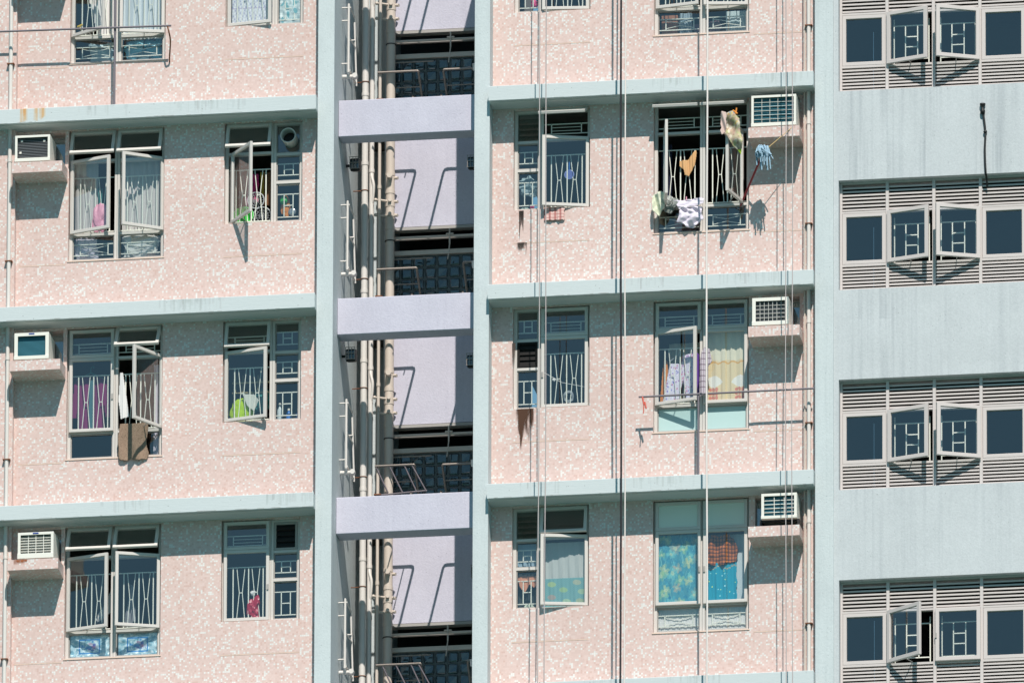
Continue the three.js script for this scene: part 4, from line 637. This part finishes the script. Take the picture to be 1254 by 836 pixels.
put('hanging_cloth', lump(X('B1', 0.78), Y('B1', 1.12), -0.27, 0.055, 0.15, 0.02, 44, 0.3), F.orange, 'orange cloth behind the narrow pane below the duct', 'cloth');
put('ladle', [lump(X('B1', 0.76), Y('B1', 1.04), -0.23, 0.05, 0.06, 0.02, 45, 0.1)], F.greenPl, 'green scoop behind the narrow pane', 'scoop');
put('pan_lid', new THREE.SphereGeometry(0.055, 16, 10).scale(1, 1, 0.4).translate(X('B1', 0.87), Y('B1', 1.2), -0.25), std([190, 194, 200], 0.2, { metalness: 0.7 }), 'small shiny lid behind the narrow pane', 'lid');
// lime bag window
put('shopping_bag', lump(X('B0', 0.22), Y('B0', 1.20), -0.25, 0.15, 0.20, 0.07, 51, 0.18), F.lime, 'lime green bag standing behind the casement ajar', 'bag');
put('rag', cloth(X('B0', 0.24), X('B0', 0.46), Y('B0', 1.22), Y('B0', 0.98), folds(-0.15, 0.012, 1, 52), inPoly([[0, 1], [0.7, 0.95], [1, 0.6], [0.7, 0], [0.3, 0.3]]), 0.01), fab([196, 196, 186]), 'pale grey rag hung over the grille above the lime bag', 'cloth');
put('dish_rack', (() => { const g = []; for (let i = 0; i < 5; i++) g.push(rod(V(X('B0', 0.12 + i * 0.1), Y('B0', 0.68), -0.3), V(X('B0', 0.12 + i * 0.1), Y('B0', 0.92), -0.3), 0.007)); g.push(rod(V(X('B0', 0.08), Y('B0', 0.78), -0.29), V(X('B0', 0.58), Y('B0', 0.78), -0.29), 0.014), rod(V(X('B0', 0.08), Y('B0', 0.92), -0.29), V(X('B0', 0.58), Y('B0', 0.92), -0.29), 0.01)); return g; })(), std([170, 156, 120], 0.5), 'beige dish rack above the lime bag', 'rack');
put('herb_bunch', lump(X('B0', 0.40), Y('B0', 1.0), -0.4, 0.16, 0.14, 0.05, 53, 0.5), F.teal, 'dark green bundle behind the grey rag', 'cloth');
for (const [d, c, h, l] of [[0.70, [196, 206, 208], 0.24, 'white bottle at the edge of the narrow pane'], [0.82, [30, 110, 190], 0.16, 'blue bottle behind the narrow pane'], [0.95, [40, 80, 160], 0.16, 'dark blue bottle behind the narrow pane']]) { const t = thing('bottle', l, 'bottle', 'bottles behind the narrow pane', [X('B0', d + 0.02), Y('B0', 1.36), -0.27]); mesh('body', new THREE.LatheGeometry([[0, 0], [0.034, 0], [0.036, 0.02], [0.036, h * 0.7], [0.014, h * 0.88], [0.014, h], [0, h]].map(p => new THREE.Vector2(...p)), 14), std(c, 0.35), t); mesh('cap', new THREE.CylinderGeometry(0.017, 0.017, 0.03, 12).translate(0, h + 0.012, 0), M.acWhite, t); }
// crimson bag window
{ const t = thing('plastic_bag', 'crimson plastic bag tied to the grille of the closed window', 'bag', undefined, [X('B3', 0.41), Y('B3', 1.18), -0.16]); mesh('sack', lump(0, 0, 0, 0.085, 0.14, 0.04, 61, 0.4), F.crimson, t); mesh('neck', lump(0.01, -0.16, 0, 0.06, 0.09, 0.03, 62, 0.3), F.crimson, t); mesh('knot', lump(-0.01, 0.2, 0, 0.035, 0.035, 0.02, 63, 0.2), F.white, t); }
// right block, windows with narrow light on the left
put('cloth_bundle', lump(X('C2', 0.24), Y('C2', 1.22), -0.22, 0.05, 0.06, 0.04, 71, 0.3), F.magenta, 'bright pink bundle behind the grille under the uppermost ledge', 'cloth');
{ const t = thing('hand_mirror', 'blue hand mirror hanging at the grille of the casement ajar', 'mirror', undefined, [X('C1', 0.72), Y('C1', 0.90), -0.15]); mesh('disc', new THREE.CylinderGeometry(0.058, 0.058, 0.015, 24).rotateX(Math.PI / 2), std([96, 106, 168], 0.3), t); mesh('rim', new THREE.TorusGeometry(0.06, 0.008, 8, 26), std([140, 150, 200], 0.35), t); mesh('handle', rod(V(0, 0.06, 0), V(0, 0.18, 0), 0.01, 8), F.blue, t); }
put('checked_cloth', cloth(X('C1', 0.41), X('C1', 0.69), Y('C1', 1.585), Y('C1', 1.40), folds(0.03, 0.012, 2, 73), ragged(3, 0.05), 0.01), std(white, 0.9, { map: T.check }), 'red and white checked cloth hanging below the casement', 'cloth');
put('plastic_bag', lump(X('C1', 0.17), Y('C1', 1.02), -0.24, 0.13, 0.13, 0.05, 74, 0.35), F.clearBag, 'translucent grey plastic bag behind the narrow pane above the drip mark', 'bag');
put('tub', lump(X('C1', 0.12), Y('C1', 1.36), -0.24, 0.08, 0.06, 0.05, 75, 0.1), fab([150, 176, 166]), 'pale green tub behind the narrow pane above the drip mark', 'tub');
put('lid', lump(X('C1', 0.22), Y('C1', 1.31), -0.2, 0.03, 0.025, 0.02, 76, 0.1), F.magenta, 'small pink lid behind the narrow pane', 'lid');
put('wire_coil', (() => { const p = []; for (let i = 0; i <= 60; i++) { const a = i * 0.7, r = 0.055 + 0.012 * Math.sin(i * 1.3); p.push(V(X('C0', 0.72) + r * Math.cos(a), Y('C0', 1.22) + r * 1.25 * Math.sin(a), -0.15 + 0.012 * Math.sin(i * 2.1))); } return tube(p, 0.0028, 240, 5); })(), F.hangerM, 'coil of pale wire hanging on the grille of the closed fan window', 'wire');
put('string_knot', [lump(X('C0', 0.53), Y('C0', 0.98), -0.15, 0.02, 0.024, 0.015, 78, 0.4), rod(V(X('C0', 0.40), Y('C0', 0.88), -0.15), V(X('C0', 0.62), Y('C0', 1.02), -0.155), 0.005), rod(V(X('C0', 0.62), Y('C0', 1.02), -0.155), V(X('C0', 0.95), Y('C0', 1.1), -0.16), 0.004)], F.white, 'knotted white string stretched across the grille above the wire coil', 'string');
curtain('C3', 0.42, 0.99, 0.48, 1.02, std(white, 0.9, { map: T.mesh }), 'grey mesh curtain above the fruit-print cloth', 5, 0.012, -0.15);
put('fruit_print_cloth', cloth(X('C3', 0.42), X('C3', 0.99), Y('C3', 1.39), Y('C3', 0.98), folds(-0.118, 0.008, 4, 81), undefined, 0.013), std(white, 0.9, { map: T.fruit }), 'teal cloth with fruit print behind the casement ajar', 'cloth');
curtain('C3', 0.045, 0.32, 0.47, 0.83, fab([150, 172, 186]), 'pale blue curtain in the narrow pane beside the mesh curtain', 3, 0.012, -0.2);
put('peach_cloth', cloth(X('C3', 0.05), X('C3', 0.32), Y('C3', 1.15), Y('C3', 0.92), folds(-0.15, 0.012, 2, 83), inPoly([[0, 1], [1, 1], [1, 0.5], [0.8, 0.3], [0.6, 0.5], [0.35, 0], [0.1, 0.4]]), 0.01), fab([204, 140, 112]), 'peach cloth draped over the grille of the narrow pane', 'cloth');
put('rag', lump(X('C3', 0.20), Y('C3', 1.33), -0.22, 0.06, 0.05, 0.03, 84, 0.4), F.paleGreen, 'pale rag below the peach cloth', 'cloth');
curtain('C3', 0.05, 0.32, 0.84, 1.39, fab([46, 56, 58]), 'dark mesh screen behind the peach cloth', 2, 0.004, -0.23);
// laundry window
put('garment', cloth(X('D1', 0.32), X('D1', 0.56), Y('D1', 1.02), Y('D1', 0.66), folds(-0.09, 0.02, 2, 91), inPoly([[0.95, 1], [1, 0.9], [0.9, 0.4], [0.55, 0.0], [0.35, 0.05], [0.3, 0.25], [0.05, 0.4], [0.05, 0.6], [0.5, 0.62]]), 0.01), F.tan, 'tan briefs hung inside the wide open casement', 'laundry');
{ const t = thing('shirt', 'pale lilac shirt hanging over the sill of the laundry window', 'shirt', undefined, [X('D1', 0.27), Y('D1', 1.79), 0]);
  const cr = (u, v) => 0.014 * Math.sin(u * 17 + v * 9 + 2 * Math.sin(v * 7)) + 0.02 * Math.abs(Math.sin((u - 0.5) * 7 - v * 6)) + 0.014 * (vnoise(u * 9, v * 9, 92) - 0.5);
  mesh('back', cloth(0.05, 0.43, 0.0, 0.30, (u, v) => [0.03 + 1.3 * cr(u, v) + 0.05 * Math.sin(Math.PI * Math.min(1, v * 1.2)), -0.02 * (1 - v)], inPoly([[0.12, 1], [0.86, 1], [0.9, 0.6], [1, 0.34], [0.8, 0.2], [0.66, 0.02], [0.4, 0.04], [0.28, 0.2], [0.04, 0.28], [0.1, 0.7]]), 0.009, 0.008), F.lilacWhite, t);
  mesh('yoke', cloth(0.0, 0.40, 0.27, 0.44, (u, v) => [0.055 + 0.5 * cr(u, v) - 0.06 * v, 0.02 * (1 - v)], inPoly([[0, 0.8], [0.3, 0.82], [0.62, 0.85], [0.88, 1], [1, 0.85], [0.97, 0.45], [0.7, 0.25], [0.3, 0.1], [0.15, 0]]), 0.009, 0.008), F.lilacWhite, t);
  mesh('peg', rod(V(0.17, 0.40, 0.02), V(0.17, 0.45, 0.02), 0.009), F.pinkBag, t); }
put('hanging_cloth', cloth(X('D1', 0.0), X('D1', 0.17), Y('D1', 1.62), Y('D1', 1.27), (u, v) => 0.12 + 0.03 * Math.sin(u * 9 + v * 4) + 0.02 * (vnoise(u * 7, v * 7, 93) - 0.5), inPoly([[0.1, 0.9], [0.35, 0.85], [0.7, 1], [1, 0.9], [0.95, 0.3], [0.55, 0], [0.05, 0.2], [0, 0.6]]), 0.009, 0.014), fab([206, 208, 186]), 'pale green cloth hanging at the open casement', 'cloth');
put('plastic_bag', lump(X('D1', 0.22), Y('D1', 1.42), -0.01, 0.10, 0.10, 0.05, 94, 0.4), std([120, 124, 120], 0.4), 'grey bag slumped between the pale green cloth and lilac shirt', 'bag');
put('carton', new RoundedBoxGeometry(0.1, 0.2, 0.08, 1, 0.008).translate(X('D1', 0.30), Y('D1', 1.66), -0.24), std([150, 84, 56], 0.7), 'rust brown carton behind the low pane', 'box');
put('garment', (() => { const g = cloth(-0.125, 0.125, -0.60, 0, (u, v) => 0.035 * Math.sin(u * 7 + v * 5) + 0.02 * Math.sin(v * 15 + u * 4) + 0.03 * (vnoise(u * 6, v * 9, 96) - 0.5), inPoly([[0.1, 0.95], [0.5, 1], [0.62, 0.88], [0.8, 0.82], [0.85, 0.5], [1, 0.36], [0.92, 0.12], [0.88, 0.0], [0.7, 0.12], [0.45, 0.22], [0.25, 0.35], [0.05, 0.45], [0.12, 0.7]]), 0.010, 0.012); g.rotateY(0.15); g.translate(X('D1', 1.15), Y('D1', 0.36), 0.55); return g; })(), std(white, 0.95, { map: T.mixed }), 'beige and green garment draped over the top of the open casement', 'laundry');
put('garment', (() => { const g = cloth(-0.045, 0.045, -0.33, 0, (u, v) => 0.02 * Math.sin(u * 6 + v * 6), ragged(4, 0.2), 0.010, 0.012); g.translate(X('D1', 1.02), Y('D1', 0.38), 0.59); return g; })(), fab([196, 172, 164]), 'pinkish cloth beside the beige garment on the casement top', 'laundry');
put('clothes_peg', [rod(V(X('D1', 1.14), Y('D1', 0.36), 0.57), V(X('D1', 1.20), Y('D1', 0.41), 0.57), 0.013), rod(V(X('D1', 1.19), Y('D1', 0.33), 0.57), V(X('D1', 1.18), Y('D1', 0.41), 0.57), 0.011)], F.orange, 'orange peg on the top of the open casement', 'peg');
{ const hx = 3.42, hy = soffit(1) - 0.93, hz = 0.52; const t = thing('mop', 'blue-grey string mop with red handle stuck out of the laundry window', 'mop', undefined, [3.14, soffit(1) - 1.36, 0.1]);
  mesh('handle', rod(V(-0.12, -0.1, -0.2), V(hx - 3.14, hy - soffit(1) + 1.36, hz - 0.1), 0.014, 8), F.red, t);
  const st = [], r = rng(77), c = V(hx - 3.14, hy - soffit(1) + 1.36, hz - 0.1);
  for (let i = 0; i < 95; i++) { const a = r() * 6.283, q = 0.03 + r() * 0.07, l = r() < 0.25 ? 0.12 + r() * 0.15 : 0.02 + r() * 0.08, tw = (r() - 0.5) * 1.6, m = V(Math.cos(a) * q, 0, Math.sin(a) * q);
    st.push(tube([c.clone().add(V((r() - 0.5) * 0.04, 0, 0)), c.clone().add(V(m.x * 0.7, 0.03 + r() * 0.05, m.z * 0.7)), c.clone().add(V(Math.cos(a + tw) * q * 1.1, 0.01 - r() * 0.04, Math.sin(a + tw) * q * 1.1)), c.clone().add(V(Math.cos(a + tw * 1.3) * q * 1.15 + (i % 3 ? 0.015 : 0.05) * r(), -l, Math.sin(a + tw) * q))], 0.0065 + r() * 0.004, 12, 5)); }
  mesh('mop_head', st, F.blueMop, t);
  mesh('string', rod(V(hx - 3.14 + 0.05, hy - soffit(1) + 1.4, hz - 0.1), V(3.80 - 3.14, 1.36 - 0.56, 0.30), 0.0045), fab([206, 176, 120]), t); }
curtain('D1', 0.06, 0.20, 0.5, 1.42, F.navy, 'dark blue curtain at the side of the laundry window', 2, 0.02, -0.3);
// pajama window
{ const t = thing('pajamas', 'lilac patterned pajama trousers hanging at the casement ajar', 'laundry', undefined, [X('D0', 0.29), Y('D0', 0.70), -0.185]); mesh('cloth', cloth(-0.17, 0.23, -0.68, 0, (u, v) => [0.02 * Math.sin(u * 9), 0.05 * (v - 0.5)], inPoly([[0.15, 0.8], [0.5, 0.82], [0.55, 1], [0.95, 0.98], [1, 0.1], [0.8, 0.05], [0.62, 0.5], [0.5, 0.0], [0.0, 0.0]]), 0.011, 0.012), std(white, 0.95, { map: T.pajama }), t); mesh('hanger', [rod(V(0.05, 0.02, 0.0), V(0.05, 0.12, 0), 0.005), rod(V(-0.1, -0.1, 0.015), V(0.05, 0.02, 0.0), 0.005)], F.hangerM, t); }
put('garment', cloth(X('D0', 0.46), X('D0', 0.60), Y('D0', 1.34), Y('D0', 0.66), folds(-0.16, 0.015, 2, 102), inPoly([[0.1, 0.9], [0.5, 1], [0.9, 0.9], [0.95, 0.5], [0.8, 0], [0.45, 0.02], [0.4, 0.6]]), 0.01), F.violet, 'violet shirt beside the patterned pajamas', 'laundry');
put('garment', cloth(X('D0', 0.60), X('D0', 0.79), Y('D0', 1.38), Y('D0', 0.70), folds(0.08, 0.015, 2, 103), inPoly([[0.3, 0.9], [0.5, 1], [0.85, 0.95], [1, 0.7], [0.75, 0.6], [0.7, 0.05], [0.1, 0.0], [0.15, 0.7]]), 0.01, 0.012), std(white, 0.95, { map: T.tartan }), 'grey checked shirt hung outside between casement and cream curtain', 'laundry');
put('garment', cloth(X('D0', 0.05), X('D0', 0.16), Y('D0', 1.38), Y('D0', 0.72), folds(-0.25, 0.01, 1, 104), inPoly([[0.5, 1], [1, 0.9], [0.95, 0], [0, 0], [0.2, 0.5]]), 0.01), F.orange, 'orange cloth at the edge of the pajama window', 'laundry');
curtain('D0', 0.16, 0.58, 0.5, 1.42, fab([176, 168, 150]), 'dull beige curtain behind the pajamas', 4, 0.02, -0.34);
curtain('D0', 0.70, 1.24, 0.36, 1.44, std(white, 0.95, { map: T.cream }), 'cream curtain with peach fan print beside the checked shirt', 5, 0.02, -0.16);
// turquoise window
curtain('D3', 0.055, 0.60, 0.46, 1.42, std(white, 0.85, { map: T.floral }), 'turquoise floral curtain filling the left casement', 5, 0.008, -0.11);
put('blanket', cloth(X('D3', 0.685), X('D3', 1.12), Y('D3', 0.90), Y('D3', 0.46), (u, v) => -0.12 + 0.012 * Math.sin(u * 14) + 0.05 * (vnoise(u * 6, v * 6, 8) - 0.5), (u, v) => inPoly([[0.0, 0.05], [0.02, 0.7], [0.15, 0.92], [0.55, 0.95], [0.6, 1], [0.8, 0.88], [0.95, 0.65], [1, 0.4], [0.9, 0.1], [0.5, 0.0]])(u + 0.1 * (vnoise(u * 7, v * 7, 5) - 0.5), v + 0.12 * (vnoise(u * 8, v * 8, 6) - 0.5)), 0.011, 0.02), std(white, 0.95, { map: T.plaid }), 'brown plaid blanket bundled behind the right casement', 'blanket');
put('printed_cloth', cloth(X('D3', 0.70), X('D3', 1.10), Y('D3', 1.41), Y('D3', 0.86), folds(-0.135, 0.01, 3, 113), ragged(13, 0.05), 0.012), std(white, 0.9, { map: T.turq }), 'turquoise cloth with small prints below the brown plaid blanket', 'cloth');
curtain('D3', 0.69, 1.23, 0.46, 1.43, fab([190, 200, 204]), 'white curtain behind the brown plaid blanket', 5, 0.012, -0.19);
for (const [a, b, l] of [[0.05, 0.6, 'white gathered net behind the low pane under the floral curtain'], [0.68, 1.23, 'white gathered net behind the low pane under the turquoise cloth']]) put('net_curtain', cloth(X('D3', a), X('D3', b), Y('D3', 1.80), Y('D3', 1.46), folds(-0.146, 0.006, 7, 114), undefined, 0.012), F.white, l, 'curtain', 'nets behind the low panes');
// uppermost right window
put('carton', new RoundedBoxGeometry(0.22, 0.36, 0.12, 1, 0.01).translate(X('D2', 0.17), Y('D2', 1.64), -0.32), std([156, 104, 78], 0.75), 'brown carton behind the low pane beside draped blue-grey cloth', 'box');
put('hanging_cloth', cloth(X('D2', 0.29), X('D2', 0.48), Y('D2', 1.80), Y('D2', 1.44), folds(-0.27, 0.025, 2, 121), ragged(3, 0.08), 0.011), fab([150, 168, 180]), 'draped blue-grey cloth beside the brown carton', 'cloth');
put('cloth_heap', lump(X('D2', 0.74), Y('D2', 1.66), -0.3, 0.12, 0.10, 0.05, 122, 0.3), fab([126, 104, 112]), 'mauve bundle behind the low pane near the white rope', 'cloth');
put('hanging_cloth', cloth(X('D2', 0.92), X('D2', 1.22), Y('D2', 1.80), Y('D2', 1.44), folds(-0.28, 0.01, 2, 123), undefined, 0.011), fab([190, 204, 206]), 'flat pale cloth behind the low pane near the white rope', 'cloth');
put('hanging_cloth', cloth(X('D2', 0.5), X('D2', 0.6), Y('D2', 1.78), Y('D2', 1.60), folds(-0.27, 0.01, 2, 124), undefined, 0.011), fab([120, 100, 120]), 'mauve cloth next to the draped blue-grey cloth', 'cloth');
renderer.render(scene, camera);
